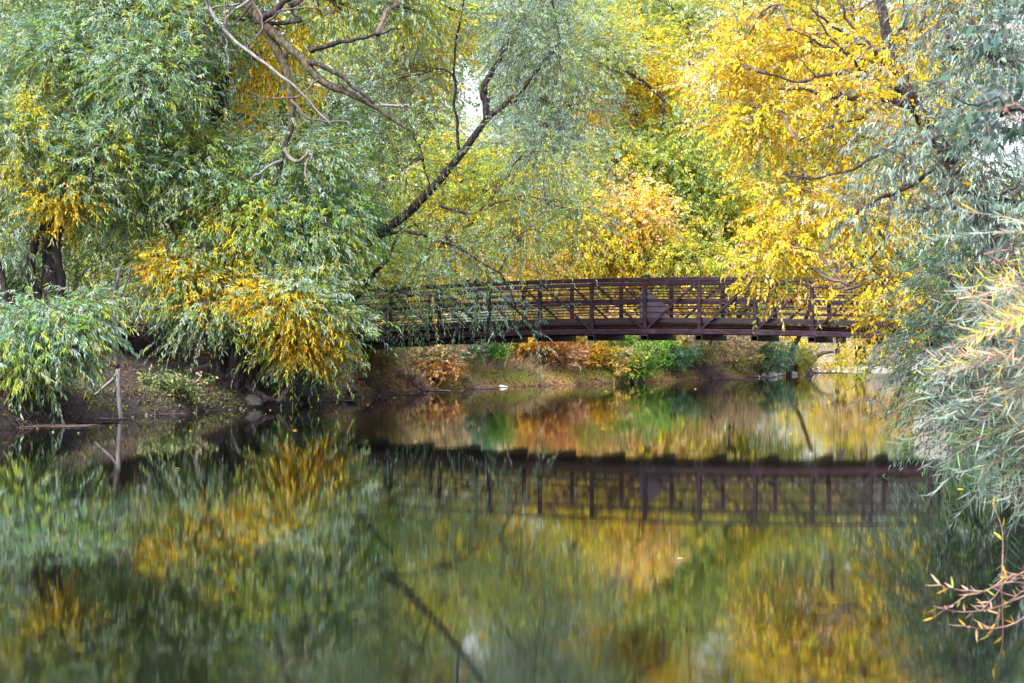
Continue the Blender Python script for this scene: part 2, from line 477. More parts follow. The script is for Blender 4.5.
def spray_leaves(B, D, L, n, drop, leafL, leafW, spread, rng, leafdrop=.3, pairs=False):
    """twigs from B along D of length L, sagging; n leaves each. returns leaf pos, dir, twig polyline"""
    N = len(B)
    t = (np.arange(n)[None, :] + rng.uniform(0, .8, (N, n))) / n
    t = .12 + .88 * t
    Ln = L[:, None, None]; T = t[..., None]
    pos = B[:, None] + D[:, None] * Ln * T + np.array([0, 0, -1.]) * (drop * Ln * T ** 2)
    tan = nrm(D[:, None] + np.array([0, 0, -1.]) * (2 * drop * T))
    sd = nrm(np.cross(tan, rng.normal(0, 1, (N, 1, 3)) + np.array([0, 0, .8])))
    sgn = np.where(np.arange(n) % 2 == 0, 1, -1)[None, :, None]
    ld = nrm(tan * .8 + sd * sgn * spread + rng.normal(0, .22, (N, n, 3)) + np.array([0, 0, -leafdrop]))
    tt = np.linspace(0, 1, 4)[None, :, None]
    tw = B[:, None] + D[:, None] * Ln * tt + np.array([0, 0, -1.]) * (drop * Ln * tt ** 2)
    return pos.reshape(-1, 3), ld.reshape(-1, 3), tw


def tree(name, label, cat, base, trunk, clumps, palette, group=None, leafL=.14, leafW=.035, n=9, sprayL=.7, drop=.35, leafdrop=.35, spread=.5, seed=1,
         bark='bark', tr=(.3, .08), patches=(), material='leaf', sub=1.0, sig=.34, limbs=(), twig_r=.006, seg=1, bend=.25, trunk_k=12, rough=.12, dens=1.0, jit=.16, limb_r=.07, twigmat='twig', outward=.8, bias=(0, 0, .05)):
    """clumps: (px, py, d, rx_px, ry_px, rd_m, sprays[, palette])"""
    rng = np.random.default_rng(seed)
    root = thing(name, base, label, cat, group)
    tb = MB(); bb = MB()
    tp = spline(trunk, 30, .02, rng)
    r = np.interp(np.linspace(0, 1, 30), [0, .06, .2, 1], [tr[0] * 1.45, tr[0] * 1.1, tr[0] * .95, tr[1]])
    tb.tube(tp, r, trunk_k, rough, seed)
    tb.build("trunk", M[bark], root, True)
    nodes = [tp]
    for lm in limbs:
        ctrl, r0, r1 = lm[:3]
        lp = spline(ctrl, 22, .025, rng)
        mb = MB(); mb.tube(lp, np.linspace(r0, r1, 22) * (1 + rng.normal(0, .05, 22)), 8, .08, seed)
        mb.build("limb", M[lm[3] if len(lm) > 3 else bark], root, True); nodes.append(lp)
    allp = np.vstack(nodes)
    AP = []; AD = []; AL = []; AC = []; TW = []
    for ci, cl in enumerate(clumps):
        px, py, d, rx, ry, rd, ns = cl[:7]
        pc, pw = pal(cl[7] if len(cl) > 7 else palette)
        c = P(px, py, d); rad = np.array([rx / FX * d, rd, ry / FX * d])
        rad = np.maximum(rad * .4, rad - sprayL * .5 - sig * .4)
        ns = int(ns * dens); K = max(3, int(ns / 9 * sub))
        q = nrm(rng.normal(0, 1, (K, 3))) * (rng.uniform(0, 1, (K, 1)) ** .42)
        subs = c + q * rad
        subs[:, 2] = np.maximum(subs[:, 2], .35)
        # branches: limb to the clump, thin ones to the sub-clumps
        dd = np.linalg.norm(allp - c, axis=1) + np.maximum(0, allp[:, 2] - c[2]) * 1.2
        st = allp[np.argmin(dd)]
        mid = (st + c) / 2 + rng.normal(0, .15, 3) + np.array([0, 0, .12 * np.linalg.norm(c - st)])
        lp = spline([st, mid, c], 12, .04, rng)
        if True:
            bb.tube(lp, np.linspace(limb_r, limb_r * .3, 12), 5)
        for sp in subs[:: (1 if K < 40 else 2)]:
            s0 = lp[rng.integers(3, 12)]
            mm = (s0 + sp) / 2 + rng.normal(0, .08, 3) + np.array([0, 0, .08])
            bb.tube(spline([s0, mm, sp], 6, .015, rng), np.linspace(limb_r * .28, limb_r * .1, 6), 3)
        w = rng.integers(0, K, ns)
        sgm = sig * (.6 + .8 * rng.uniform(0, 1, K))[w][:, None]
        B = subs[w] + rng.normal(0, 1, (ns, 3)) * sgm * np.array([1, 1, .75])
        outd = nrm(B - c) * outward + nrm(B - subs[w]) * .5 + rng.normal(0, .35, (ns, 3)) + np.array(bias)
        gp = ((512 + B[:, 0] / B[:, 1] * FX - 472) / 15) ** 2 + ((HY - (B[:, 2] - CH) / B[:, 1] * FX - 100) / 22) ** 2 > 1 + rng.normal(0, .35, ns)
        B = B[gp]; outd = outd[gp]; w = w[gp]; ns = len(B)
        D = nrm(outd)
        L = sprayL * rng.uniform(.55, 1.25, ns)
        pos, ld, tw = spray_leaves(B, D, L, n, drop, leafL, leafW, spread, rng, leafdrop)
        TW.append(tw)
        ck = rng.choice(len(pc), K, p=pw)
        cs = pc[ck][w]                                        # each sub-clump a colour
        alt = pc[rng.choice(len(pc), ns, p=pw)]
        cs = np.where(rng.uniform(0, 1, (ns, 1)) < .3, alt, cs)
        cl_ = np.repeat(cs, n, 0)
        cl_ = np.where(rng.uniform(0, 1, (len(cl_), 1)) < .2, pc[rng.choice(len(pc), len(cl_), p=pw)], cl_)
        AP.append(pos); AD.append(ld); AC.append(cl_)
    pos = np.vstack(AP); ld = np.vstack(AD); col = np.vstack(AC)
    TWA = np.vstack(TW)
    if patches:
        px = 512 + pos[:, 0] / pos[:, 1] * FX; py = HY - (pos[:, 2] - CH) / pos[:, 1] * FX
        for (qx, qy, qr, cn, pr) in patches:
            f = np.exp(-((px - qx) ** 2 + (py - qy) ** 2) / (qr * qr) * .9)
            cc, cw = pal(cn)
            # whole sprigs turn together
            kk = np.repeat(rng.uniform(0, 1, len(pos) // n), n) * .62 + rng.uniform(0, .38, len(pos))
            mk = kk < f * pr
            col[mk] = cc[rng.choice(len(cc), mk.sum(), p=cw)]
    col = col * (1 + rng.normal(0, jit, (len(col), 1))) * (1 + rng.normal(0, .06, col.shape))
    gm = col.mean(1, keepdims=True); col = gm + (col - gm) * 1.06
    col = np.clip(col, .012, .92)
    ok = pos[:, 2] > .03
    pos, ld, col = pos[ok], ld[ok], col[ok]
    LL = leafL * rng.uniform(.6, 1.25, len(pos)); WW = leafW * rng.uniform(.7, 1.25, len(pos))
    tk = TWA[TWA[:, :, 2].min(1) > .03]
    if twig_r > 0 and len(tk):
        bb.many(tk, np.broadcast_to(np.linspace(twig_r, twig_r * .35, 4)[None], (len(tk), 4)))
    bb.build("branches", M[twigmat], root)
    leaf_mesh("crown", pos, ld, LL, WW, col, root, M[material], bend, seg, rng)
    return root, len(pos)


NL = {}
def T(key, *a, **k):
    r, c = tree(*a, **k); NL[key] = c; return r


def base_at(px, d, dy=0.0):
    x = (px - 512) / FX * d
    return np.array([x, d, gz(x, d) - .08])


# ---- left bank -------------------------------------------------------------
b0 = base_at(236, 37.6)
T('willow', "willow_tree", "big willow with a thick dark trunk at the water's edge, orange leaves hanging low", "willow tree", b0,
  [b0, P(238, 350, 37.7), P(232, 300, 38), P(222, 230, 38.4), P(215, 140, 38.6), P(222, 60, 38.8)],
  [(250, 225, 37, 75, 60, 1.6, 1500), (190, 165, 37, 75, 55, 1.5, 1300), (320, 235, 37.4, 45, 65, 1.4, 900), (285, 305, 36.4, 62, 42, 1.2, 1150),
   (180, 275, 36.4, 55, 42, 1.2, 900), (330, 320, 37.3, 30, 30, .9, 300), (150, 205, 37, 42, 40, 1.4, 520), (300, 165, 37.5, 60, 50, 1.6, 900), (212, 308, 36.2, 50, 20, .9, 240), (300, 346, 36.8, 42, 16, .8, 240),
   (315, 352, 37.2, 32, 16, .6, 110), (185, 328, 36.4, 26, 12, .6, 50, "teal:3 g:2 sil:2")],
  "sil:5 teal:1.3 lg:2.4 gy:2.4 g:.8", leafL=.145, leafW=.036, n=9, sprayL=.6, drop=.35, leafdrop=.5, spread=.55, seed=11, sub=.55, sig=.31, tr=(.34, .2), rough=.3, trunk_k=20, limbs=[([P(226, 398, 37.5), P(219, 365, 37.3), P(208, 330, 37.2), P(190, 280, 37)], .27, .1), ([P(248, 396, 37.5), P(252, 365, 37.3), P(262, 335, 37.3), P(285, 290, 37)], .25, .1), ([P(238, 392, 37.2), P(236, 370, 37.0), P(240, 330, 36.9), P(232, 290, 37)], .2, .1), ([P(236, 384, 37.3), P(215, 396, 36.7), P(196, 401, 36.2)], .15, .05), ([P(244, 384, 37.3), P(262, 396, 37), P(280, 401, 37)], .14, .05)],
  patches=[(160, 262, 36, "org:.6 yel:4 gold:2", .62), (200, 285, 32, "org:.6 yel:4 gold:2", .55), (230, 250, 26, "yel:3 gy:2", .5), (245, 300, 38, "org:.7 gold:2 yel:4", .62), (290, 322, 40, "gold:3 yel:4 gy:1", .62), (325, 350, 30, "org:1 gold:3 yel:2", .75), (210, 215, 22, "yel:3 gy:2", .6),
           (290, 350, 30, "org:1 gold:3 yel:2 gy:.5", .7), (260, 215, 20, "yel:2 gy:3", .5), (330, 265, 20, "yel:1 gy:3", .5), (120, 180, 25, "yel:1 gy:3", .6), (200, 130, 30, "gy:3", .5)])
b0 = base_at(48, 36.5)
T('willow2', "willow_tree", "tall silvery willow filling the upper left, twisted dark stems behind its leaves", "willow tree", b0,
  [b0, P(45, 330, 36.5), P(52, 260, 36.8), P(40, 180, 37), P(60, 90, 37.3), P(70, -20, 37.6)],
  [(60, 60, 36.4, 80, 60, 1.8, 1500), (140, 80, 36, 70, 60, 1.7, 1300), (20, 140, 35.5, 60, 55, 1.5, 900), (95, 160, 35.8, 60, 50, 1.5, 900), (60, 195, 35.4, 60, 22, 1.1, 330), (190, 30, 37, 60, 50, 1.6, 800),
   (0, 235, 35.5, 24, 30, 1.0, 130), (30, -40, 37, 110, 50, 2, 700), (150, -50, 37, 90, 50, 2, 600), (-60, 100, 36, 60, 120, 2, 900), (120, 10, 36.5, 70, 40, 1.6, 700), (250, -40, 38, 70, 40, 2, 450)],
  "sil:5 teal:2 g:1.2 lg:1.8 gy:1.6", leafL=.145, leafW=.034, n=9, sprayL=.6, drop=.3, leafdrop=.4, spread=.55, seed=12, sub=.55, sig=.31, tr=(.26, .12),
  limbs=[([P(50, 330, 36.6), P(30, 270, 36.4), P(38, 220, 36.3), P(20, 150, 36)], .13, .06), ([P(46, 340, 36.6), P(62, 290, 36.2), P(58, 240, 36), P(85, 180, 36)], .11, .05), ([P(44, 350, 36.6), P(8, 300, 36), P(-10, 220, 36)], .12, .05)],
  patches=[(60, 215, 34, "yel:3 gold:2", .9), (35, 105, 34, "yel:2 gy:3", .6), (10, 170, 30, "yel:2 gy:2", .65), (120, 150, 34, "gy:2 yel:1", .4), (60, 250, 20, "yel:1 org:1", .5)])
b0 = base_at(2, 31.0)
T('bush', "willow_sapling", "low drooping green willow overhanging the dark bank at far left", "willow sapling", b0,
  [b0, P(5, 370, 30.5), P(20, 330, 30), P(40, 310, 29.6)],
  [(50, 328, 29.4, 55, 32, .9, 520), (15, 342, 29.2, 45, 38, .9, 480), (72, 340, 29.2, 35, 28, .8, 240), (25, 366, 28.9, 42, 16, .6, 170), (-30, 340, 29.4, 40, 50, 1, 240), (85, 314, 29.6, 28, 16, .6, 120)],
  "teal:2.6 sil:4 g:1.6 lg:2 gy:1", leafL=.14, leafW=.032, n=9, sprayL=.5, drop=.4, leafdrop=.7, spread=.45, seed=13, tr=(.08, .04), limb_r=.035, sig=.22,
  patches=[(15, 378, 26, "lg:3 gy:2", .7), (100, 345, 14, "yel:1", .3), (60, 320, 16, "yel:1 gy:1", .25)])
b0 = base_at(165, 41)
T('oldtree', "cottonwood_tree", "old tree with bare mossy grey limbs arching down from the top left", "tree", b0,
  [b0, P(170, 300, 40.5), P(185, 150, 40), P(205, 40, 39), P(232, -60, 38), P(245, -120, 38)],
  [(262, 55, 38.3, 34, 40, 1.0, 150, "gold:2 yel:4 org:.6"), (285, 30, 38.6, 36, 26, 1.0, 90, "gold:2 yel:3 gy:1"), (290, 85, 38.7, 22, 26, .9, 70, "gold:2 yel:3"), (345, 15, 38.4, 50, 24, 1, 170, "lg:2 gy:2 sil:3"), (225, -60, 38, 70, 40, 1.6, 500), (400, 10, 38.6, 50, 22, 1, 190, "lg:2 gy:2 sil:3 yel:.6"), (262, 125, 38.6, 18, 18, .8, 40, "gold:2 yel:2"), (120, -90, 38, 90, 60, 2, 500), (330, -70, 38, 120, 50, 2, 700)],
  "g:3 sil:3 lg:2 gy:2", leafL=.15, leafW=.05, n=8, sprayL=.6, drop=.5, leafdrop=.9, spread=.4, seed=14, tr=(.34, .2), bark='bark_moss',
  limbs=[([P(232, -60, 38), P(240, -10, 37), P(262, 22, 36.4), (P(300, 58, 36)), P(322, 82, 35.8), P(345, 92, 35.7), P(372, 105, 35.6), P(392, 118, 35.6), P(412, 131, 35.6)], .15, .03, 'bark_moss'),
         ([P(262, 24, 36.4), P(280, 55, 36.3), P(290, 90, 36.2), P(291, 120, 36.2), P(284, 150, 36.2), P(275, 185, 36.2)], .115, .05, 'bark_moss'),
         ([P(232, -40, 37), P(205, 0, 35.8), P(236, 42, 35.4), P(262, 62, 35.2), P(290, 82, 35), P(312, 104, 35), P(334, 128, 35)], .05, .015, 'dead'),
         ([P(310, 50, 36), P(345, 42, 35.8), P(370, 36, 35.7), P(398, 28, 35.6)], .07, .02, 'bark'),
         ([P(300, 60, 36), P(330, 70, 35.5), P(350, 84, 35.4), P(375, 104, 35.3)], .06, .03, 'bark'),
         ([P(262, 20, 36.4), P(275, 10, 36), P(290, -5, 36), P(300, -40, 36)], .10, .05, 'bark'),
         ([P(255, 22, 36.4), P(300, 22, 36), P(290, 10, 36), P(292, 2, 36)], .05, .02, 'bark'),
         ([P(282, 148, 36.2), P(297, 162, 36), P(312, 152, 36), P(305, 175, 36), P(322, 200, 36)], .05, .02, 'bark_grey'),
         ([P(283, 160, 36.2), P(262, 170, 36), P(250, 182, 36), P(244, 196, 36)], .04, .015, 'dead'),
         ([P(380, 105, 35.6), P(400, 106, 35.5), P(412, 105, 35.5)], .035, .02, 'dead'),
         ([P(250, 0, 36.4), P(225, 20, 35.8), P(228, 50, 35.6), P(229, 75, 35.6)], .04, .012, 'dead'),
         ([P(240, 4, 36), P(210, 8, 35.8), P(185, 12, 35.7)], .03, .012, 'dead'),
         ([P(250, -10, 36), P(262, 25, 35.8), P(248, 45, 35.7), P(225, 40, 35.7)], .03, .01, 'twig'), ([P(220, -20, 36), P(226, 20, 35.6), P(216, 52, 35.5)], .035, .012, 'twig'), ([P(200, -20, 36), P(210, 15, 35.6), P(204, 38, 35.5), P(230, 44, 35.4)], .03, .01, 'bark'),
         ([P(262, 25, 36), P(282, 12, 35.6), P(310, 8, 35.5), P(330, 12, 35.4)], .03, .01, 'twig'), ([P(250, 5, 36), P(236, 22, 35.5), P(214, 26, 35.4), P(190, 40, 35.3)], .03, .01, 'bark'), ([P(320, 78, 35.8), P(300, 95, 35.5), P(270, 98, 35.4), P(250, 92, 35.4)], .025, .008, 'twig'),
         ([P(345, 92, 35.7), P(338, 75, 35.5), P(345, 62, 35.4)], .02, .008, 'twig'), ([P(290, 100, 36), P(310, 118, 35.7), P(345, 122, 35.6), P(352, 130, 35.5)], .03, .01, 'twig')])
b0 = base_at(300, 41.5)
T('leaning', "leaning_willow", "leaning willow whose long dark limb reaches over the left of the bridge", "willow tree", b0,
  [b0, P(306, 320, 41.4), P(325, 280, 41.2), P(370, 240, 40.6), P(403, 216, 40.3), P(430, 190, 40), P(458, 158, 39.8), P(487, 120, 39.6), P(505, 103, 39.5), P(522, 88, 39.4), P(560, 40, 39.4)],
  [(560, 60, 39.4, 42, 55, 1.8, 640, "blu:2 sil:3 ol:2 lg:1"), (545, 150, 39, 46, 55, 1.6, 600, "blu:3 sil:3 ol:2 lg:1"), (520, 20, 39.4, 50, 45, 1.6, 560, "sil:3 blu:2 ol:2"), (440, 250, 39.3, 60, 34, 1.3, 380), (410, 290, 39.4, 42, 28, 1, 200),
   (480, 295, 40, 42, 26, .9, 200, "teal:3 blu:3 g:2"), (518, 327, 40.2, 14, 10, .4, 36, "teal:3 sil:2"), (410, 325, 40, 28, 14, .6, 50, "teal:3 g:2"), (400, 170, 40, 50, 45, 1.8, 420, "g:2 ol:3 lg:2"), (350, 210, 40, 40, 45, 1.6, 420, "teal:3 sil:2 g:2"),
   (395, 80, 40.5, 40, 45, 1.8, 330, "sil:3 ol:2"), (430, 10, 40, 50, 35, 1.8, 330, "sil:2 ol:3 gy:1"), (520, 230, 39.6, 50, 35, 1.3, 350, "ol:2 teal:2 gy:2"), (500, 195, 39.8, 30, 30, 1, 130, "ol:2 gy:2"), (350, 140, 40, 40, 40, 1.8, 330, "g:2 sil:2 bg:2"),
   (545, -50, 39, 90, 50, 2, 500), (450, -60, 39, 90, 50, 2, 400), (370, 275, 40, 30, 30, 1, 200, "g:2 lg:2"), (575, 210, 39.4, 30, 40, 1.2, 200, "blu:2 ol:2"), (585, 110, 39.8, 26, 50, 1.2, 260, "blu:3 ol:2")],
  "teal:1.6 ol:3 g:2 sil:3 lg:2.5 gy:1", leafL=.115, leafW=.024, n=10, sprayL=.62, drop=.35, leafdrop=.5, spread=.45, seed=15, tr=(.15, .04), sig=.45, limb_r=.03, dens=.72, rough=.05, twigmat='twig_dark',
  limbs=[([P(487, 120, 39.6), P(484, 95, 39.6), P(487, 80, 39.6), P(500, 60, 39.6)], .10, .06), ([P(459, 150, 39.8), P(456, 110, 39.8), P(455, 60, 39.9), P(462, 5, 40)], .04, .025),
         ([P(320, 300, 41.3), P(345, 310, 40.4), P(370, 280, 40), P(390, 255, 39.6), P(398, 235, 39.5)], .09, .03), ([P(430, 190, 40), P(420, 150, 39.8), P(412, 133, 39.6)], .025, .012),
         ([P(370, 240, 40.6), P(400, 232, 39.8), P(440, 240, 39.5), P(480, 262, 39.4), P(500, 272, 39.4)], .05, .02), ([P(440, 205, 40), P(470, 214, 39.7), P(485, 205, 39.6), P(497, 192, 39.5)], .04, .015),
         ([P(368, 242, 40.6), P(350, 200, 40.2), P(330, 180, 40), P(300, 160, 39.9)], .05, .02)])

# ---- right bank ------------------------------------------------------------
b0 = base_at(1035, 26)
T('boxelder', "yellow_maple", "bright yellow tree leaning out over the right of the bridge with bare purple limbs showing", "maple tree", b0,
  [b0, P(1025, 330, 26), P(1002, 245, 25.6), P(978, 200, 25.3), P(945, 150, 24.6), P(917, 108, 23.9), P(895, 60, 23.7), P(880, 0, 23.7), P(872, -60, 23.9)],
  [(885, 40, 22.7, 40, 40, .4, 90), (850, 95, 22.6, 40, 30, .4, 90), (905, 100, 22.8, 25, 40, .3, 60), (800, 60, 24.5, 75, 50, 1.3, 620), (760, 120, 24.3, 60, 45, 1.1, 420), (860, 140, 24.6, 60, 45, .9, 230), (745, 40, 24.8, 40, 45, 1.1, 240, "py:3 yel:3 pk:1"), (790, 200, 24, 50, 40, 1, 330), (775, 250, 23.8, 40, 28, .8, 240), (768, 278, 23.8, 14, 22, .4, 50),
   (860, 220, 23.6, 60, 48, 1, 420), (888, 282, 23.4, 26, 36, .7, 200), (886, 320, 23.3, 20, 20, .5, 90), (812, 270, 23.7, 28, 14, .5, 60), (720, 80, 24.6, 35, 30, .9, 170, "py:3 yel:3 pk:1"), (900, 50, 25.3, 60, 40, 1.0, 170), (840, 20, 25.3, 60, 40, 1.0, 190),
   (960, 290, 24, 40, 30, .8, 120), (800, -50, 25, 130, 45, 1.8, 700), (935, 190, 24, 30, 40, .8, 100), (935, 0, 25, 60, 50, 1.2, 200)],
  "yel:6.5 gold:1 py:1.6 pk:.6 gy:1.8", leafL=.088, leafW=.04, n=10, sprayL=.42, drop=.35, leafdrop=.6, spread=.8, seed=21, tr=(.19, .045), bark='bark', sig=.2, limb_r=.026, twig_r=.005, dens=.72,
  limbs=[([P(917, 108, 23.9), P(885, 100, 23.4), P(850, 98, 23.1), P(810, 90, 23), P(778, 88, 23)], 0.0504, 0.0150), ([P(910, 95, 23.9), P(870, 78, 23.4), P(835, 72, 23.2), P(800, 80, 23.1), P(760, 70, 23)], 0.0432, 0.0112), ([P(912, 100, 23.9), P(880, 60, 23.5), P(840, 30, 23.3), P(810, 10, 23.3)], 0.0360, 0.0150),
         ([P(940, 140, 24.4), P(890, 150, 23.5), P(850, 170, 23.2), P(810, 178, 23), P(780, 176, 23)], 0.0288, 0.0112), ([P(985, 210, 25), P(930, 210, 24), P(890, 235, 23.4), P(860, 270, 23), P(845, 290, 23)], 0.0252, 0.0090), ([P(905, 80, 23.8), P(920, 30, 23.6), P(930, -20, 23.6)], 0.0360, 0.0225),
         ([P(900, 70, 23.7), P(880, 55, 23.3), P(850, 22, 23.2), P(835, -10, 23.2)], 0.0288, 0.0150), ([P(905, 85, 23.8), P(870, 62, 23.3), P(830, 48, 23.1), P(790, 30, 23.1)], 0.0252, 0.0090), ([P(885, 100, 23.4), P(860, 118, 23.1), P(830, 125, 23), P(800, 140, 23)], 0.0216, 0.0075), ([P(850, 98, 23.1), P(825, 84, 22.9), P(800, 60, 22.9)], 0.0180, 0.0075), ([P(890, 45, 23.6), P(905, 20, 23.4), P(902, -20, 23.4)], 0.0252, 0.0112), ([P(870, 78, 23.4), P(850, 60, 23.1), P(820, 20, 23.1), P(815, -10, 23.1)], 0.0216, 0.0090)])
b0 = base_at(1120, 17)
T('olive', "olive_tree", "silver-leaved tree hanging its narrow grey leaves into the upper right corner", "olive tree", b0,
  [b0, P(1110, 300, 16.5), P(1090, 200, 16), P(1075, 100, 15.8), P(1080, -20, 15.8)],
  [(985, 60, 15, 55, 45, .5, 300), (930, 140, 14.9, 50, 35, .4, 190), (985, 165, 14.7, 45, 40, .5, 230), (1010, 30, 15, 40, 50, .5, 200), (900, 180, 15, 45, 30, .4, 120), (955, 215, 14.9, 45, 25, .4, 130), (905, 90, 15.2, 25, 30, .4, 60), (1015, 110, 14.8, 40, 50, .5, 200),
   (960, 10, 15.2, 50, 30, .5, 170), (860, 215, 15.1, 25, 14, .3, 40), (1010, 210, 14.8, 40, 30, .5, 120), (1000, -60, 15.2, 80, 50, .7, 260)],
  "sb:4 sc:5 wh:.25 sd:2.5", leafL=.085, leafW=.015, n=11, sprayL=.45, drop=.2, leafdrop=.9, spread=.55, seed=22, tr=(.16, .07), bark='bark', sig=.17, limb_r=.02, twig_r=.003, material='leaf_silver', seg=2, dens=.62,
  limbs=[([P(1085, 150, 16), P(1000, 130, 15), P(930, 170, 14.9), P(880, 200, 15), P(850, 215, 15.1)], .04, .008), ([P(1080, 100, 15.8), P(1000, 60, 15), P(940, 45, 15.1)], .04, .01), ([P(1090, 200, 16), P(1010, 200, 14.9), P(960, 190, 14.9), P(900, 225, 15)], .03, .007)])
b0 = base_at(1010, 20.5)
T('shrub_r', "willow_shrub", "dark green willow shrub drooping to the water below the silver tree", "willow shrub", b0,
  [b0, P(1005, 390, 20), P(985, 330, 19.5), P(970, 290, 19)],
  [(958, 290, 18.4, 38, 35, .6, 240), (938, 350, 18.2, 26, 30, .5, 150), (965, 360, 18, 45, 45, .6, 300), (985, 250, 18.6, 50, 30, .6, 230), (945, 398, 18, 26, 18, .4, 80), (975, 425, 17.8, 35, 20, .4, 130), (1010, 320, 18.4, 40, 60, .6, 330), (1000, 410, 18, 40, 40, .5, 260), (918, 380, 18.3, 14, 22, .3, 36)],
  "sc:3 sd:2.4 sb:1.4 g:2 gd:1.6", leafL=.10, leafW=.017, n=10, sprayL=.5, drop=.4, leafdrop=.5, spread=.5, seed=23, dens=.75, tr=(.09, .03), sig=.2, limb_r=.022, twig_r=.003, twigmat='twig_dark', patches=[(910, 390, 22, "ol:2", .5)])
# near coyote willow on the right edge
b0 = base_at(1150, 8.6)
T('coyote', "sandbar_willow", "near willow shrub with long narrow silver leaves turning orange at the right edge", "willow shrub", b0,
  [b0, P(1130, 480, 8.2), P(1090, 380, 7.8), P(1050, 300, 7.6)],
  [(1032, 294, 7.2, 45, 45, .22, 26), (1052, 364, 7.0, 45, 50, .22, 34, "sb:4 pk:1.6 org:1 yel:.8 wh:1 sc:1"), (1017, 354, 7.3, 40, 40, .2, 24, "sb:3 sb:3 pk:1 gy:1"), (1044, 418, 7.3, 45, 38, .22, 50, "sd:4 g:2 sb:3 mg:.12"), (1017, 438, 7.5, 26, 22, .15, 20, "sd:4 sb:3"), (1062, 453, 7.2, 30, 24, .2, 30, "sd:3 sb:3"),
   (997, 404, 7.6, 16, 22, .12, 6, "sb:3"), (1062, 234, 6.9, 30, 30, .2, 12, "sb:3 yel:1.2 wh:1"), (1077, 294, 6.6, 30, 60, .2, 26, "yel:2 org:1.2 sb:3 pk:2.2 wh:1"), (1012, 264, 7.4, 22, 14, .12, 6, "sb:3 sb:2"), (1032, 399, 7.2, 20, 14, .1, 8, "mg:1 sb:2 pk:1"), (1102, 414, 7.2, 40, 90, .3, 60)],
  "sb:5 wh:.8 sc:2 gy:.8 pk:1.6 org:.6 mg:.15", leafL=.085, leafW=.0048, n=28, sprayL=.36, drop=.12, leafdrop=.12, spread=.85, bias=(-.7, -.1, -.1), dens=1.15, seed=24, tr=(.05, .02), sig=.07, limb_r=.009, twig_r=.0022, seg=4, bend=-.25, material='leaf_silver', twigmat='twig_red', jit=.2)
b0 = base_at(1180, 9.2)
T('near_spray', "broadleaf_sapling", "near sapling sprig of smooth blue-green leaves poking in at the top right edge", "sapling", b0,
  [b0, P(1190, 400, 9), P(1150, 200, 8.6), P(1100, 120, 8.2)],
  [(1000, 108, 7.6, 28, 10, .12, 9), (1030, 112, 7.7, 30, 16, .15, 16), (1015, 25, 7.8, 14, 12, .1, 5)],
  "sd:3 sc:3 sb:1", leafL=.09, leafW=.03, n=7, sprayL=.22, drop=.1, leafdrop=.6, spread=.7, seed=25, tr=(.05, .02), sig=.05, limb_r=.008, twig_r=.002, seg=3, twigmat='twig_red',
  limbs=[([P(1100, 120, 8.2), P(1040, 112, 7.8), P(1000, 104, 7.6), P(955, 96, 7.5)], .012, .003)])
print("LEAVES", NL, sum(NL.values()))

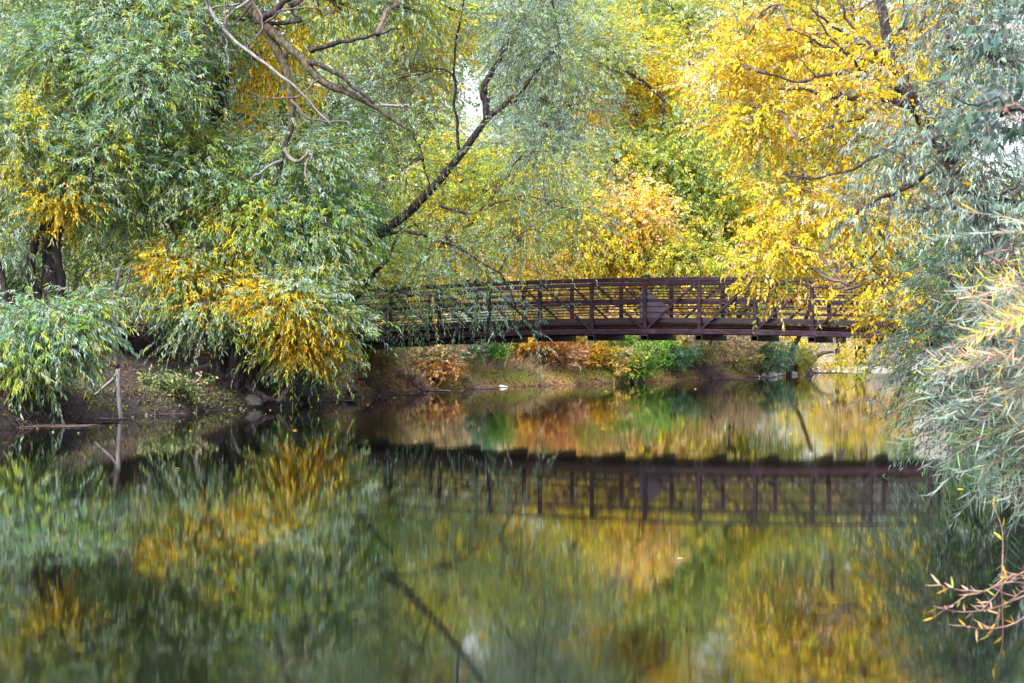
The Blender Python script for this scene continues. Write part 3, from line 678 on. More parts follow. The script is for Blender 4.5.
# ---- beyond the bridge -----------------------------------------------------
BGT = [
 # px, d, label, palette, clumps(px,py,rx,ry,rd,n[,pal]), leafL
 (640, 72, "orange-gold tree crown high behind the bridge left of centre", "gold:2 yel:3 org:.6 py:1 gy:1.5", [(640, 85, 46, 38, 2.2, 520), (640, 140, 50, 24, 2, 260, "gy:2 lg:2 ol:2"), (612, 105, 34, 30, 1.8, 220), (662, 100, 30, 34, 1.8, 220), (640, 40, 40, 24, 2, 240, "gy:2 yel:2")]),
 (632, 64, "yellow-orange tree standing just above the middle of the bridge rail", "gold:1 yel:3 py:3 pk:1.4 gy:1", [(632, 215, 40, 32, 2, 480, "gold:2 py:2 pk:2 yel:2"), (600, 250, 60, 30, 2, 480, "yel:3 gy:2 py:1 gold:1"), (690, 258, 50, 24, 1.8, 320, "yel:1 gy:3 ol:2"), (525, 262, 34, 20, 1.6, 230, "py:2 pk:2 yel:2"), (640, 262, 44, 18, 1.8, 250), (570, 215, 30, 24, 1.6, 200, "yel:1 gy:2 lg:1"), (640, 310, 90, 22, 1.8, 560), (560, 320, 50, 18, 1.6, 300)]),
 (660, 69, "green cottonwood with dark slanting limbs behind the yellow trees", "g:1.5 ol:4 lg:1 gy:3 yel:1 sil:1", [(660, 165, 58, 32, 2.2, 620), (700, 195, 45, 40, 2.4, 500, "ol:2 gy:2 g:2"), (610, 165, 40, 35, 2.2, 420, "ol:2 gy:2 yel:2 sil:1"), (600, 60, 40, 50, 2.4, 420, "ol:2 gy:2 sil:1"), (690, 130, 36, 30, 2, 260)]),
 (735, 70, "yellow and green tree behind the right half of the bridge", "yel:2 gy:3 g:2 gold:1", [(735, 225, 50, 35, 2.2, 560), (725, 195, 24, 20, 1.6, 130, "gold:2 yel:2 gy:1"), (770, 270, 60, 26, 2, 450, "gy:2 ol:2 yel:1"), (700, 255, 34, 24, 1.8, 240), (800, 225, 50, 40, 2.2, 400, "ol:2 g:2 yel:1"), (740, 300, 70, 22, 2, 350)]),
 (455, 58, "yellow-green tree showing through the leaves above the left of the bridge", "gy:3 yel:2 lg:2", [(455, 180, 60, 50, 2.2, 680), (480, 225, 60, 35, 2, 480, "yel:3 gy:2"), (400, 230, 45, 40, 2, 430, "gy:3 lg:2"), (520, 180, 34, 40, 1.8, 300), (400, 300, 60, 26, 1.8, 360, "gy:2 yel:2"), (480, 285, 50, 26, 1.8, 330, "yel:2 gy:2 pk:1")]),
 (390, 66, "orange-tinged tree behind the bare limbs near the top left", "org:.6 yel:1 pk:.6 ol:2 sil:3 gy:1", [(400, 75, 46, 50, 2.4, 560), (350, 60, 40, 40, 2, 360, "sil:2 lg:1 gy:2"), (430, 30, 50, 30, 2.2, 360, "gy:2 yel:2 ol:1"), (420, 120, 36, 24, 1.8, 240, "ol:2 sil:2 gy:1")]),
 (300, 52, "bright green tree in the gap behind the big willow", "bg:3 g:3 lg:2", [(310, 170, 45, 40, 1.8, 520), (340, 220, 45, 45, 1.8, 480, "bg:3 g:2"), (280, 130, 45, 40, 1.8, 420, "g:2 sil:2"), (250, 80, 60, 50, 2, 520, "g:2 teal:2"), (340, 110, 40, 30, 1.6, 260, "sil:2 g:2")]),
 (120, 48, "dark green tree deep behind the willows at the left", "gd:5 g:1.5 teal:1", [(60, 120, 90, 70, 2.4, 900), (170, 130, 80, 70, 2.4, 800), (100, 220, 90, 50, 2.2, 700, "gd:3 g:2"), (200, 250, 60, 50, 2, 420), (100, 20, 120, 60, 2.4, 800), (-20, 220, 70, 90, 2.4, 500), (230, 20, 70, 60, 2.4, 400)]),
 (520, 84, "tall blue-green tree far behind the leaning limb", "blu:3 sil:2 ol:2", [(520, 60, 60, 60, 3, 620), (560, 130, 50, 60, 3, 520), (500, 150, 40, 40, 2.6, 300), (560, 20, 60, 50, 3, 420)]),
 (860, 93, "grey-green tree behind the right end of the bridge", "sil:2 ol:2 blu:2 g:1", [(850, 250, 50, 40, 2.2, 520), (900, 200, 60, 50, 2.4, 620), (870, 310, 60, 30, 2, 430, "ol:2 gy:2 pk:1"), (800, 150, 60, 50, 2.4, 480, "g:2 ol:2 sil:1"), (940, 260, 60, 60, 2.4, 500, "g:2 teal:2"), (960, 330, 60, 40, 2.2, 400, "g:2 gd:2")]),
 (700, 92, "pale green tree at the top behind the golden crown", "lg:1 sil:2 gy:3 ol:1", [(690, 20, 60, 40, 3, 560), (740, 60, 60, 50, 3, 560, "yel:2 gy:2 py:1"), (640, -10, 70, 40, 3, 420), (770, 140, 50, 60, 3, 520, "yel:1 gy:2 ol:2")]),
 (840, 90, "yellow tree far upstream above the pale shore", "yel:3 gold:1 ol:2 gy:2", [(840, 308, 50, 22, 2, 330, "yel:2 tan:2 gy:2"), (880, 326, 60, 16, 2, 330, "tan:2 yel:1 pk:1"), (830, 80, 90, 80, 3, 700), (930, 100, 80, 90, 3, 600), (790, 335, 30, 14, 1.6, 120, "yel:3")]),
]
for i, (px, d, lab, pl, cl, ) in enumerate(BGT):
    b0 = base_at(px, d) if px != 735 else base_at(px, 74)
    top = min(c[1] for c in cl) + 40
    x = px + R.uniform(-10, 10)
    T('bg%d' % i, "riverside_tree", lab, "tree", b0, [b0, P(px + R.uniform(-6, 6), 300, d), P(x, (300 + top) / 2, d), P(x + R.uniform(-12, 12), top, d)],
      [(c[0], c[1], d - (.5 if len(c) > 6 else 0) + R.uniform(-1, 1), c[2], c[3], c[4], c[5]) + ((c[6],) if len(c) > 6 else ()) for c in cl], pl,
      group="trees on the far side of the bridge", leafL=.19 if d > 60 else .16, leafW=.085 if d > 60 else .06, n=9, sprayL=.85, drop=.3, leafdrop=.5, spread=.8, seed=40 + i, tr=(.28, .06), sig=.55, limb_r=.09, twig_r=.01, jit=.2, twigmat='twig_dark', dens=1.25)
# tall backing row
rowp = ["ol:3 g:2 gy:2", "gy:3 yel:2 ol:2", "g:3 ol:2 lg:1", "yel:2 gold:1 ol:3", "sil:2 ol:2 g:2"]
rowl = ["tall olive-green tree", "tall yellow-green tree", "tall deep green tree", "tall golden-green tree", "tall grey-green tree"]
where = ["at the left end of the far tree row", "behind the big willow", "behind the bright green tree", "behind the bare limbs", "left of the sky gap", "right of the sky gap", "behind the golden crown", "behind the green cottonwood", "behind the yellow maple", "behind the silver tree", "at the right end of the far tree row"]
for i, px in enumerate([-40, 80, 190, 300, 392, 548, 640, 740, 850, 950, 1070]):
    d = 104 + (i % 3) * 5; b0 = base_at(px, d)
    cl = []
    for q in range(9):
        cl.append((px + R.uniform(-48, 48), 290 - q * 44 + R.uniform(-15, 15), d + R.uniform(-2, 2), 62 - q * 1.5, 42, 3.2, 330))
    if px in (392, 548):   # leave the small gap of sky
        cl = [c for c in cl if not (430 - 55 < c[0] < 500 + 55 and 30 < c[1] < 170)] + [(px, 60, d, 22, 60, 2.5, 260), (px, 130, d, 22, 50, 2.5, 260)]
        cl += [(472, 20, d, 40, 36, 2.5, 300), (472, 190, d, 40, 42, 2.5, 300)] + ([(430, 100, d, 18, 60, 2, 420), (400, 60, d, 40, 60, 2.5, 300)] if px == 392 else [(512, 100, d, 20, 60, 2, 480), (500, 165, d, 40, 26, 2, 300), (560, 10, d, 60, 40, 2.5, 350), (505, 40, d, 40, 22, 2, 260)])
    T('row%d' % i, "tall_tree", rowl[i % 5] + " " + where[i], "tree", b0, [b0, P(px, 250, d), P(px + 5, 120, d), P(px, -60, d)], cl, rowp[i % 5], group="far tree row", leafL=.34, leafW=.17, n=8, sprayL=1.3, drop=.3, leafdrop=.5, spread=.8, seed=70 + i, tr=(.4, .1), sig=.9, limb_r=.12, twig_r=0, jit=.2, twigmat='twig_dark')
print("LEAVES", sum(NL.values()))

# ------------------------------------------------------------------ undergrowth
def shrub(name, label, px, d, w, h, palette, ns, leafL=.1, leafW=.05, seed=1, group=None, cat="shrub", n=7, spL=.3, stems=7, stemmat='twig', up=.5, lift=0.0):
    rng = np.random.default_rng(seed)
    x = (px - 512) / FX * d; z = gz(x, d)
    root = thing(name, (x, d, z), label, cat, group)
    bb = MB()
    tips = np.array([x, d, z]) + np.stack([rng.uniform(-w / 2, w / 2, stems * 3), rng.uniform(-w / 3, w / 3, stems * 3), rng.uniform(.35, 1, stems * 3) * h], 1)
    for t in tips:
        b_ = np.array([x + rng.normal(0, w * .08), d + rng.normal(0, w * .06), z - .05])
        mm = (b_ + t) / 2 + np.array([(b_[0] - t[0]) * .15, 0, h * .1])
        bb.tube(spline([b_, mm, t], 7, .015, rng), np.linspace(.018, .005, 7), 4)
    pc, pw = pal(palette)
    wq = rng.integers(0, len(tips), ns)
    f = rng.uniform(.35, 1, (ns, 1))
    B = np.array([x, d, z]) * (1 - f) + tips[wq] * f + rng.normal(0, w * .07, (ns, 3)) * np.array([1, 1, .7])
    D = nrm(B - np.array([x, d, z]) + rng.normal(0, .4 * w, (ns, 3)) + np.array([0, 0, up * h]))
    pos, ld, tw = spray_leaves(B, D, spL * rng.uniform(.6, 1.2, ns), n, .2, leafL, leafW, .8, rng, .2)
    bb.many(tw, np.broadcast_to(np.linspace(.004, .002, 4)[None], (ns, 4)))
    bb.build("stems", M[stemmat], root)
    col = np.repeat(pc[rng.choice(len(pc), len(tips), p=pw)][wq], n, 0)
    alt = pc[rng.choice(len(pc), len(col), p=pw)]
    col = np.where(rng.uniform(0, 1, (len(col), 1)) < .3, alt, col) * (1 + rng.normal(0, .18, (len(col), 1)))
    gzv = ground_z(pos[:, 0], pos[:, 1])
    ok = pos[:, 2] > np.maximum(gzv, .02) + .01
    leaf_mesh("foliage", pos[ok], ld[ok], (leafL * rng.uniform(.6, 1.2, len(pos)))[ok], (leafW * rng.uniform(.7, 1.2, len(pos)))[ok], np.clip(col[ok], .01, .9), root, M['leaf'], .3, 1, rng)
    return root


SH = [
 ("leafy_bush", "bright green leafy bush on the far bank under the middle of the bridge", 640, 60.5, 2.6, 1.7, "bg:4 lg:2 g:1", 800),
 ("leafy_bush", "small mid-green bush right beside the bright green bush", 672, 63.5, 1.9, 1.2, "g:3 teal:2 bg:1", 380),
 ("leafy_bush", "wide grey-green willow bush near the stones at the right of the far bank", 760, 71.5, 3.2, 1.6, "teal:3 sil:2 g:2", 750),
 ("leafy_bush", "yellow-green low bush at the tip of the point", 792, 75.5, 2.2, 1.0, "gy:3 yel:2 lg:1", 380),
 ("leafy_bush", "pink and gold bush left of the bright green bush", 600, 61, 3.4, 1.7, "py:3 pk:3 gold:1 tan:1", 800),
 ("leafy_bush", "olive and yellow bush above the rust-coloured slope", 562, 60, 2.8, 1.6, "gy:2 ol:3 yel:2", 600),
 ("leafy_bush", "rusty orange bush on the slope under the left of the bridge", 530, 57.5, 2.8, 1.3, "rust:3 org:2 gold:1", 650),
 ("leafy_bush", "low orange bush beside the brown leaf slope", 578, 59.5, 2.2, .8, "org:3 rust:1 gold:2", 420),
 ("leafy_bush", "blue-green bush right under the left part of the bridge", 450, 53.2, 2.4, 1.5, "teal:3 g:2 sil:1", 620),
 ("leafy_bush", "fresh green bush between the blue-green bush and the slope", 485, 55, 1.9, 1.5, "bg:2 g:2 lg:2", 450),
 ("leafy_bush", "pale tan and pink bush behind the purple brambles", 415, 51.2, 3.0, 1.3, "pk:2 tan:3 py:1 ol:1", 750),
 ("leafy_bush", "peach and olive bush just right of the hanging orange leaves", 372, 48.5, 2.2, 1.5, "pk:2 tan:2 ol:2 org:1", 560),
 ("leafy_bush", "small orange bush among the pale brush", 437, 51.0, 1.3, .75, "org:2 pk:2", 230),
 ("leafy_bush", "pale purple-grey thicket behind the bare stump bush", 725, 68.5, 3.0, 1.7, "tan:3 ol:1 pk:1", 560),
 ("leafy_bush", "golden bush overhanging the right tip of the far bank", 835, 84, 3.4, 2.0, "yel:3 gold:1 gy:2", 500),
 ("leafy_bush", "small bright green plant at the foot of the willow trunk", 268, 38.2, 1.0, .8, "bg:3 lg:2", 160),
 ("leafy_bush", "yellow leafy shrub behind the dead sapling", 105, 38.5, 1.2, 1.3, "gy:2 yel:3", 140),
 ("leafy_bush", "tan leafless-looking shrub on the slope left of the willow trunk", 165, 41, 2.0, 1.3, "tan:3 pk:1 ol:1", 330),
 ("leafy_bush", "olive scrub behind the first willow trunk", 205, 43, 2.4, 1.8, "ol:3 g:2 tan:1", 500),
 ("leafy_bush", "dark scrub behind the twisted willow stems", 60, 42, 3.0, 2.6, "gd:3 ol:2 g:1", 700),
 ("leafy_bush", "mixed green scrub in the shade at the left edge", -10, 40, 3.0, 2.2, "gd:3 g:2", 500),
 ("leafy_bush", "low yellow and pink scrub by the waterline under the rusty orange bush", 548, 58.2, 2.6, .55, "tan:2 pk:2 gy:1 rust:1", 330),
 ("leafy_bush", "low ochre scrub by the waterline under the pink and gold bush", 605, 60.2, 3.0, .6, "tan:2 gy:2 gold:1 pk:1", 360),
 ("leafy_bush", "low green and tan scrub right of the small mid-green bush", 690, 66.2, 2.2, .7, "g:2 tan:2 gy:1", 300),
 ("leafy_bush", "low yellow scrub in front of the pale purple-grey thicket", 730, 69.2, 2.4, .5, "gy:3 yel:1 tan:1", 260),
 ("leafy_bush", "rust and gold scrub at the top of the brown leaf slope", 505, 57.5, 2.2, 1.1, "rust:2 gold:2 tan:2", 380),
 ("leafy_bush", "low dark plants on the bank edge right of the willow trunk", 300, 39.9, 1.8, .7, "gd:3 ol:2 g:1", 260),
 ("leafy_bush", "low brown and olive plants below the dead sapling's bank", 175, 34.6, 1.5, .3, "ol:2 tan:1 gd:2", 160),
 ("leafy_bush", "tan and green thicket above the left bridge end", 330, 49, 2.6, 2.0, "tan:2 ol:2 gy:1", 600),
]
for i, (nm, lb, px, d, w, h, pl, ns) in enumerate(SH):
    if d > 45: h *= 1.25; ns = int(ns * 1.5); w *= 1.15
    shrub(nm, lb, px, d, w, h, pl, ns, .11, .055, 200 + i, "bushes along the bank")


def bramble(label, px, d, w, h, ns, seed, material='bramble', group="bare brambles on the bank", name="bramble"):
    rng = np.random.default_rng(seed)
    x = (px - 512) / FX * d; z = gz(x, d); mb = MB()
    bx = x + rng.uniform(-w / 2, w / 2, ns); by = d + rng.uniform(-w * .18, w * .18, ns)
    bz_ = ground_z(bx, by) - .02
    B = np.stack([bx, by, bz_], 1)
    D = nrm(rng.normal(0, .7, (ns, 3)) + np.array([0, -.2, .9]))
    L = h * rng.uniform(.4, 1.3, ns)
    t = np.linspace(0, 1, 6)[None, :, None]
    pts = B[:, None] + D[:, None] * L[:, None, None] * t - np.array([0, 0, 1.]) * (L[:, None, None] * t ** 2 * rng.uniform(.2, .8, (ns, 1, 1))) + rng.normal(0, .02, (ns, 6, 3)) * t
    pts[:, :, 2] = np.maximum(pts[:, :, 2], .015)
    mb.many(pts, np.broadcast_to(np.linspace(.011, .004, 6)[None], (ns, 6)))
    o = mb.build(name, M[material]); return tag(o, label, "brambles", group)
bramble("tangle of bare purple twigs at the water below the left bridge end", 372, 46.3, 2.2, .75, 420, 301)
bramble("tangle of bare purple twigs under the pale tan bush", 412, 49.9, 1.9, .6, 380, 302)
bramble("darker tangle of twigs right of the orange bush", 462, 52.6, 2.0, .55, 360, 303)
bramble("thin twigs at the top of the brown leaf slope", 515, 56.2, 1.8, .5, 200, 304)
bramble("dead root twigs spilling over the bank at far left", 20, 28.8, 2.4, .45, 340, 305, 'twig')
bramble("dead twigs lying by the mossy bank below the dead sapling", 82, 31.4, 1.6, .35, 160, 306, 'twig')
bramble("dark twigs on the bank right of the willow trunk", 320, 41.4, 1.5, .4, 240, 307)
bramble("dead twigs and roots on the slope left of the willow trunk", 160, 35.6, 2.6, .3, 260, 311, 'twig_dark')
bramble("exposed roots at the waterline below the willow trunk", 250, 37.4, 2.0, .3, 260, 312, 'twig_dark')
bramble("dark roots hanging over the undercut bank left of the dead sapling", 50, 30.2, 2.2, .4, 300, 313, 'twig_dark')
bramble("brown twigs on the slope right of the dead sapling", 140, 33.6, 1.8, .25, 200, 314, 'twig')
bramble("tall dark thicket of bare twigs between the far-left trunks and the big willow", 108, 38.8, 2.6, 2.3, 700, 315, 'twig_dark')
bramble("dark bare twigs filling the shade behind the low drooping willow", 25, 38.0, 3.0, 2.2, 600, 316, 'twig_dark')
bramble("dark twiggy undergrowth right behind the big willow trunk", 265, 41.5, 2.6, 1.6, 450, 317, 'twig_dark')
bramble("bare purple bush with a knotted base on the far bank", 702, 65.8, 1.7, 1.6, 520, 308, 'bramble')
bramble("bare twigs standing in front of the wide grey-green bush", 742, 69.5, 1.7, 1.1, 200, 309, 'bramble')
bramble("bare brown thicket by the far tip of the point", 812, 80.5, 1.6, 1.2, 200, 310, 'twig')

# stumps and snags
def wood(name, label, cat, parts, material, base, k=8):
    root = thing(name, base, label, cat)
    for nm, ctrl, r0, r1 in parts:
        mb = MB(); lp = spline(ctrl, 16, .008); mb.tube(lp, np.linspace(r0, r1, 16), k, .1, 3); mb.build(nm, M[material], root, True)
    return root
d0 = 31.8; x0 = P(122, 0, d0)[0]; zb = gz(x0, d0)
b0 = np.array([x0, d0, zb - .1])
rt = thing("dead_sapling", b0, "bleached dead sapling standing at the edge of the mossy bank", "dead sapling")
mb = MB(); mb.tube(spline([b0, P(119, 390, d0), P(118, 368, d0)], 12, .006), np.linspace(.04, .052, 12), 8, .12, 5); mb.build("stem", M['dead'], rt, True)
mb = MB(); mb.tube(spline([P(118, 369, d0), P(115, 345, d0), P(117, 325, d0), P(113, 305, d0), P(120, 270, d0 + .2)], 14, .01), np.linspace(.056, .03, 14), 8, .1, 5); mb.build("stem", M['twig_dark'], rt, True)
for c in ([P(118, 372, d0), P(110, 382, d0 + .1), P(94, 396, d0 + .2)], ):
    mb = MB(); mb.tube(spline(c, 10, .01), np.linspace(.036, .028, 10), 6, .1, 6); mb.build("branch", M['dead'], rt, True)
for c in ([P(116, 330, d0), P(128, 327, d0), P(140, 328, d0)], [P(115, 340, d0), P(102, 322, d0), P(92, 300, d0)], [P(114, 308, d0), P(126, 285, d0), P(132, 262, d0)]):
    mb = MB(); mb.tube(spline(c, 8, .01), np.linspace(.03, .012, 8), 5); mb.build("branch", M['twig_dark'], rt, True)
b0 = base_at(212, 38.4)
wood("fallen_log", "grey fallen log lying against the foot of the willow trunk", "log", [("trunk", [P(212, 371, 38.3), P(195, 374, 37.7), P(176, 378, 37.2)], .19, .13)], 'bark_grey', P(195, 377, 37.5))
b0 = base_at(808, 79)
wood("leaning_stump", "small dark forked trunk leaning right at the tip of the point", "stump", [("trunk", [b0, P(806, 366, 79), P(815, 358, 79)], .32, .16), ("branch", [P(806, 366, 79), P(799, 350, 79), P(795, 338, 79)], .12, .05), ("branch", [P(813, 359, 79), P(823, 353, 79), P(834, 352, 79)], .13, .05)], 'bark', b0)
b0 = base_at(788, 73)
wood("bare_snag", "thin bare snag leaning right under the bridge's right part", "trunk", [("trunk", [b0, P(792, 350, 73), P(800, 335, 73), P(812, 300, 73)], .14, .08)], 'bark', b0)
b0 = base_at(699, 66.3)
wood("old_stump", "knotted old stump inside the bare purple bush", "stump", [("trunk", [b0, P(698, 368, 66.3), P(700, 356, 66.3)], .42, .26), ("branch", [P(700, 358, 66.3), P(708, 348, 66.3), P(713, 336, 66.3)], .12, .04), ("branch", [P(699, 360, 66.3), P(690, 350, 66.3), P(686, 340, 66.3)], .12, .04)], 'bark', b0)
wood("drift_log", "small dark driftwood stump lying at the pale far shore", "driftwood", [("trunk", [P(863, 371.3, 85.5), P(868, 370.5, 85.6), P(873, 367, 85.7)], .16, .05)], 'bark', P(866, 372, 85.5))
# weir lip at the far shore
mb = MB(); mb.box((14.6, 88.3, .07), (24.5, 89.8, .07), .8, .22); tag(mb.build("stone_sill", M['stone_pale']), "long pale stone sill along the far shore upstream", "stone sill")

# stones
def stone(px, d, r, material, label, seed, flat=.6, group=None, sink=.3):
    rng = np.random.default_rng(seed)
    u = np.linspace(0, PI, 9); v = np.linspace(0, 2 * PI, 13)[:-1]
    dirs = np.array([[math.sin(a) * math.cos(b), math.sin(a) * math.sin(b), math.cos(a)] for a in u for b in v])
    q = rng.normal(0, 1, (5, 3)); q = nrm(q); cut = rng.uniform(.55, .9, 5)
    rr = np.ones(len(dirs))
    for a, c in zip(q, cut):
        dt = dirs @ a; rr = np.where(dt > 0, np.minimum(rr, c / np.maximum(dt, 1e-3)), rr)
    rr *= 1 + .05 * np.sin(dirs @ rng.normal(0, 4, 3))
    V = dirs * rr[:, None] * r * np.array([1.2, .9, flat])
    x = (px - 512) / FX * d
    V = V + np.array([x, d, max(gz(x, d), 0) + r * flat * (1 - 2 * sink) * .5])
    F = [(i * 12 + j, i * 12 + (j + 1) % 12, i * 12 + 12 + (j + 1) % 12, i * 12 + 12 + j) for i in range(8) for j in range(12)]
    return tag(mesh_np("stone", V, F, M[material]), label, "stone", group)
stone(503, 53.9, .15, 'stone_pale', "white stone at the waterline below the brown leaf slope", 1)
stone(770, 71.3, .33, 'stone_pale', "largest pale stone of the row by the far bank's right end", 2, group="pale stones by the far bank")
for i, (px, r, w) in enumerate([(779, .17, "just right of the largest stone"), (786, .15, "second right of the largest stone"), (793, .2, "third right of the largest stone"), (757, .14, "just left of the largest stone")]):
    stone(px, 71.5 + (px - 770) * .16 + .3, r, 'stone_pale', "small pale stone " + w, 5 + i, group="pale stones by the far bank")
stone(331, 41.7, .28, 'stone', "flat grey stone in the water right of the willow", 12, .4)
stone(255, 37.1, .3, 'stone', "grey stone at the foot of the willow trunk", 13)
stone(300, 39.8, .45, 'stone', "large dark boulder on the bank between willow and brambles", 15)
stone(345, 43.6, .3, 'stone', "dark rock at the edge of the purple brambles", 16)
# cobbles strewn along the waterline: countless small ones
rngc = np.random.default_rng(91)
sh = []
for a, b_ in zip(LEFT[4:-1], LEFT[5:]):
    a = np.array(a, float); b_ = np.array(b_, float); L = np.linalg.norm(b_ - a); q = int(L * 10)
    sh.append(a + (b_ - a) * rngc.uniform(0, 1, (q, 1)) + rngc.normal(0, .16, (q, 2)) + np.array([-.1, .1]))
sh = np.vstack(sh); Vs = []; Fs = []; kk = 0
oct_ = np.array([(1, 0, 0), (0, 1, 0), (-1, 0, 0), (0, -1, 0), (0, 0, 1), (0, 0, -1), (.7, .7, .4), (-.7, .7, .4), (-.7, -.7, .4), (.7, -.7, .4)], float)
tri = [(4, 6, 7), (4, 7, 8), (4, 8, 9), (4, 9, 6), (0, 1, 6), (1, 7, 6), (1, 2, 7), (2, 8, 7), (2, 3, 8), (3, 9, 8), (3, 0, 9), (0, 6, 9), (0, 5, 1), (1, 5, 2), (2, 5, 3), (3, 5, 0)]
zz = ground_z(sh[:, 0], sh[:, 1])
for p, z in zip(sh, zz):
    r = rngc.uniform(.02, .065)
    Vs.append(oct_ * r * rngc.uniform(.6, 1.2, (1, 3)) * (1 + rngc.normal(0, .1, (10, 1))) + np.array([p[0], p[1], max(z, -.02) + r * .2])); Fs.append(np.array(tri) + kk); kk += 10
tag(mesh_np("shore_gravel", np.vstack(Vs), np.vstack(Fs), M['stone']), "small stones and gravel along the waterline", "gravel", kind="stuff")

# fallen leaves on the banks
def along(n_, i0, i1, smax, rng):
    pts = np.array(LEFT[i0:i1 + 1], float); seg = np.linalg.norm(np.diff(pts, axis=0), axis=1)
    k = rng.choice(len(seg), n_, p=seg / seg.sum()); f = rng.uniform(0, 1, (n_, 1))
    p = pts[k] * (1 - f) + pts[k + 1] * f
    nr = np.stack([-(pts[k + 1] - pts[k])[:, 1], (pts[k + 1] - pts[k])[:, 0]], 1); nr = nrm(nr)
    return p + nr * (rng.uniform(0, 1, (n_, 1)) ** 1.3 * smax)
rl = np.random.default_rng(92)
p = np.vstack([along(5500, 3, 10, 5, rl), along(30000, 10, 21, 4.5, rl)])
z = ground_z(p[:, 0], p[:, 1]); ok = z > .02; p = p[ok]; z = z[ok]
pos = np.column_stack([p, z + .015]); ld = nrm(np.column_stack([rl.normal(0, 1, (len(p), 2)), rl.normal(.1, .25, len(p))]))
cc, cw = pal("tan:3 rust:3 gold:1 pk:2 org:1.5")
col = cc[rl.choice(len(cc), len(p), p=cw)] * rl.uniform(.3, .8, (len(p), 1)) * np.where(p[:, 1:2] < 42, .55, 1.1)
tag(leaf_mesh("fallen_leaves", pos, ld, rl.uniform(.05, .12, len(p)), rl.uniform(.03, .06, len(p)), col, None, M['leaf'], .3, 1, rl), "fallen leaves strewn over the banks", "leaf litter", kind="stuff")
# grass and moss tufts near the waterline
def grass(name, label, i0, i1, n_, smax, h, palette, seed, clump=True, s0=.05):
    rg = np.random.default_rng(seed)
    c = along(max(6, n_ // 60), i0, i1, smax, rg)
    p = c[rg.integers(0, len(c), n_)] + rg.normal(0, .28, (n_, 2))
    s = sdist(p); z = ground_z(p[:, 0], p[:, 1], s); ok = s > s0 - .04; p = p[ok]; z = z[ok]
    pos = np.column_stack([p, z - .01]); ld = nrm(np.column_stack([rg.normal(0, .45, (len(p), 2)), np.ones(len(p))]))
    cc, cw = pal(palette); col = cc[rg.choice(len(cc), len(p), p=cw)] * rg.uniform(.6, 1.1, (len(p), 1))
    return tag(leaf_mesh(name, pos, ld, h * rg.uniform(.4, 1.2, len(p)), np.full(len(p), .012), col, None, M['leaf'], .9, 2, rg), label, "grass", kind="stuff")
grass("bank_grass", "yellow-green grass along the far waterline", 13, 21, 20000, .38, .17, "gy:4 lg:2 ol:1", 401)
grass("dry_grass", "pale dry grass above the brambles", 11, 20, 30000, 3.4, .55, "tan:4 py:1 pk:1 ol:1", 402, s0=.5)
grass("moss_grass", "low mossy grass on the near left bank", 6, 8, 2500, .5, .08, "ol:2 gd:2 gy:1", 403)

fl = np.random.default_rng(93)
fx = fl.uniform(-9, 12, 900); fy = fl.uniform(8, 60, 900) ; sd_ = sdist(np.stack([fx, fy], 1)); ok = (sd_ < -.05) & (fl.uniform(0, 1, 900) < np.exp(sd_ / 1.2) + .05)
fx, fy = fx[ok], fy[ok]; q = len(fx)
cc, cw = pal("yel:2 tan:2 gold:1 gy:1")
tag(leaf_mesh("floating_leaves", np.column_stack([fx, fy, np.full(q, .006)]), nrm(np.column_stack([fl.normal(0, 1, (q, 2)), np.full(q, .02)])), fl.uniform(.05, .1, q), fl.uniform(.02, .035, q), cc[fl.choice(len(cc), q, p=cw)], None, M['leaf'], .05, 1, fl), "leaves floating on the river near the banks", "leaf litter", kind="stuff")
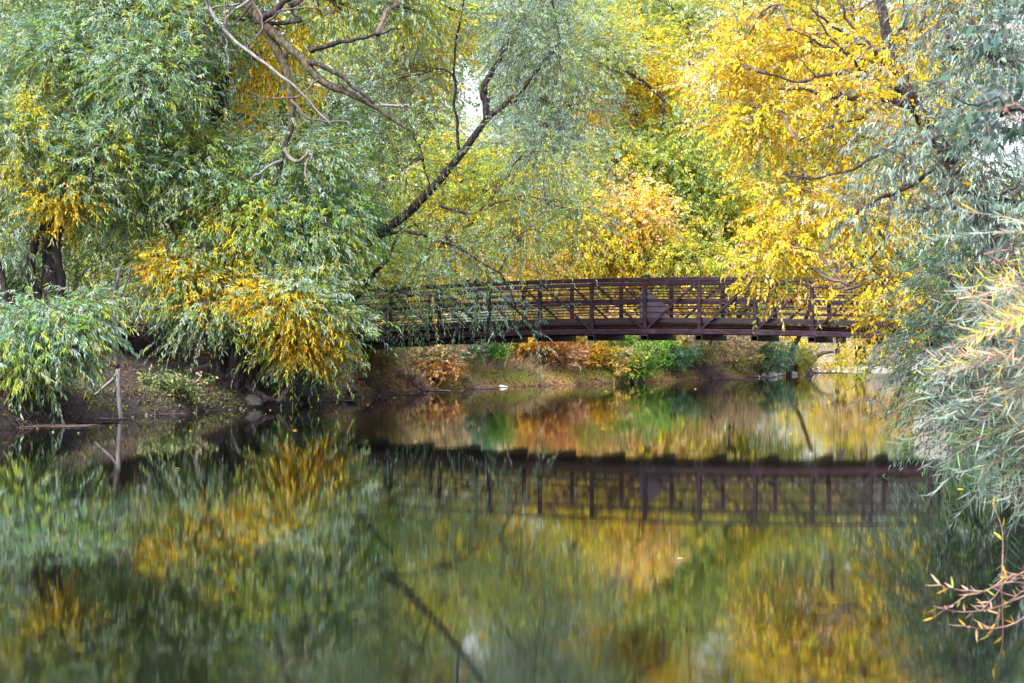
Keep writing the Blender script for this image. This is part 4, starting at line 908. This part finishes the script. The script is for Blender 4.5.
# near twigs over the water at the lower right
b0 = base_at(1230, 6.4)
rt = thing("bare_twig_shrub", b0, "bare pinkish twigs reaching in low over the water at lower right", "twigs")
mb = MB(); mb.tube(spline([b0, P(1180, 590, 6.0), P(1100, 598, 5.7), P(1050, 585, 5.5)], 16, .004), np.linspace(.010, .005, 16), 6); mb.build("branch", M['twig_red'], rt, True)
rg = np.random.default_rng(77)
LP = []; LD = []
for c in ([P(1050, 585, 5.5), P(1010, 582, 5.4), P(985, 590, 5.4), P(962, 598, 5.35), P(935, 618, 5.3)], [P(1045, 586, 5.5), P(1005, 603, 5.4), P(975, 612, 5.35), P(938, 608, 5.3)],
          [P(1055, 588, 5.5), P(1020, 620, 5.4), P(985, 628, 5.35), P(960, 626, 5.3)], [P(1050, 585, 5.5), P(1015, 575, 5.45), P(1000, 590, 5.4), P(980, 612, 5.35)], [P(1045, 585, 5.5), P(1020, 594, 5.4), P(1000, 612, 5.4), P(992, 634, 5.4)],
          [P(1060, 580, 5.5), P(1030, 572, 5.4), P(1012, 578, 5.4), P(998, 574, 5.4)], [P(985, 592, 5.4), P(960, 590, 5.35), P(940, 586, 5.3)]):
    q = spline(c, 14, .003, rg); mb = MB(); mb.tube(q, np.linspace(.0038, .0012, 14), 5); mb.build("branch", M['twig_red'], rt, True)
    for i in range(3, 14):
        if rg.uniform() < .75:
            LP.append(q[i]); LD.append(rg.normal(0, .6, 3) + np.array([-.5, 0, .1]))
        t2 = q[i] + rg.normal(0, .022, 3) + np.array([-.03, 0, 0])
        mb = MB(); mb.tube(spline([q[i], (q[i] + t2) / 2 + rg.normal(0, .004, 3), t2], 5), np.linspace(.002, .001, 5), 3)
        if rg.uniform() < .45: mb.build("twig", M['twig_red'], rt)
LP = np.array(LP); LD = nrm(np.array(LD)); cc, cw = pal("gy:2 pk:3 org:1 tan:2")
leaf_mesh("leaves", LP, LD, rg.uniform(.03, .06, len(LP)), np.full(len(LP), .007), cc[rg.choice(len(cc), len(LP), p=cw)], rt, M['leaf'], -.2, 3, rg)
# stalks with yellow leaves standing in the water at right edge
b0 = np.array([*P(1000, 0, 9.8)[:2], -.2])
rt = thing("reed_stalk", b0, "thin upright stalk with a few yellow leaves at the right edge", "stalk")
mb = MB(); mb.tube(spline([b0, P(1003, 545, 9.8), P(1000, 522, 9.8), P(994, 508, 9.8)], 10), np.linspace(.006, .002, 10), 5); mb.build("stem", M['twig_red'], rt)
lp = np.array([P(997, 514, 9.8), P(1001, 528, 9.8), P(994, 508, 9.8), P(1002, 540, 9.8)]); ldd = nrm(np.array([(-.3, 0, .9), (.4, 0, .8), (-.1, 0, 1), (-.5, 0, .6)]))
leaf_mesh("leaves", lp, ldd, np.full(4, .07), np.full(4, .022), np.array([C['yel']] * 4), rt, M['leaf'], .2, 3, rg)
print("TRIS", sum(len(o.data.polygons) for o in bpy.data.objects if o.type == 'MESH'))
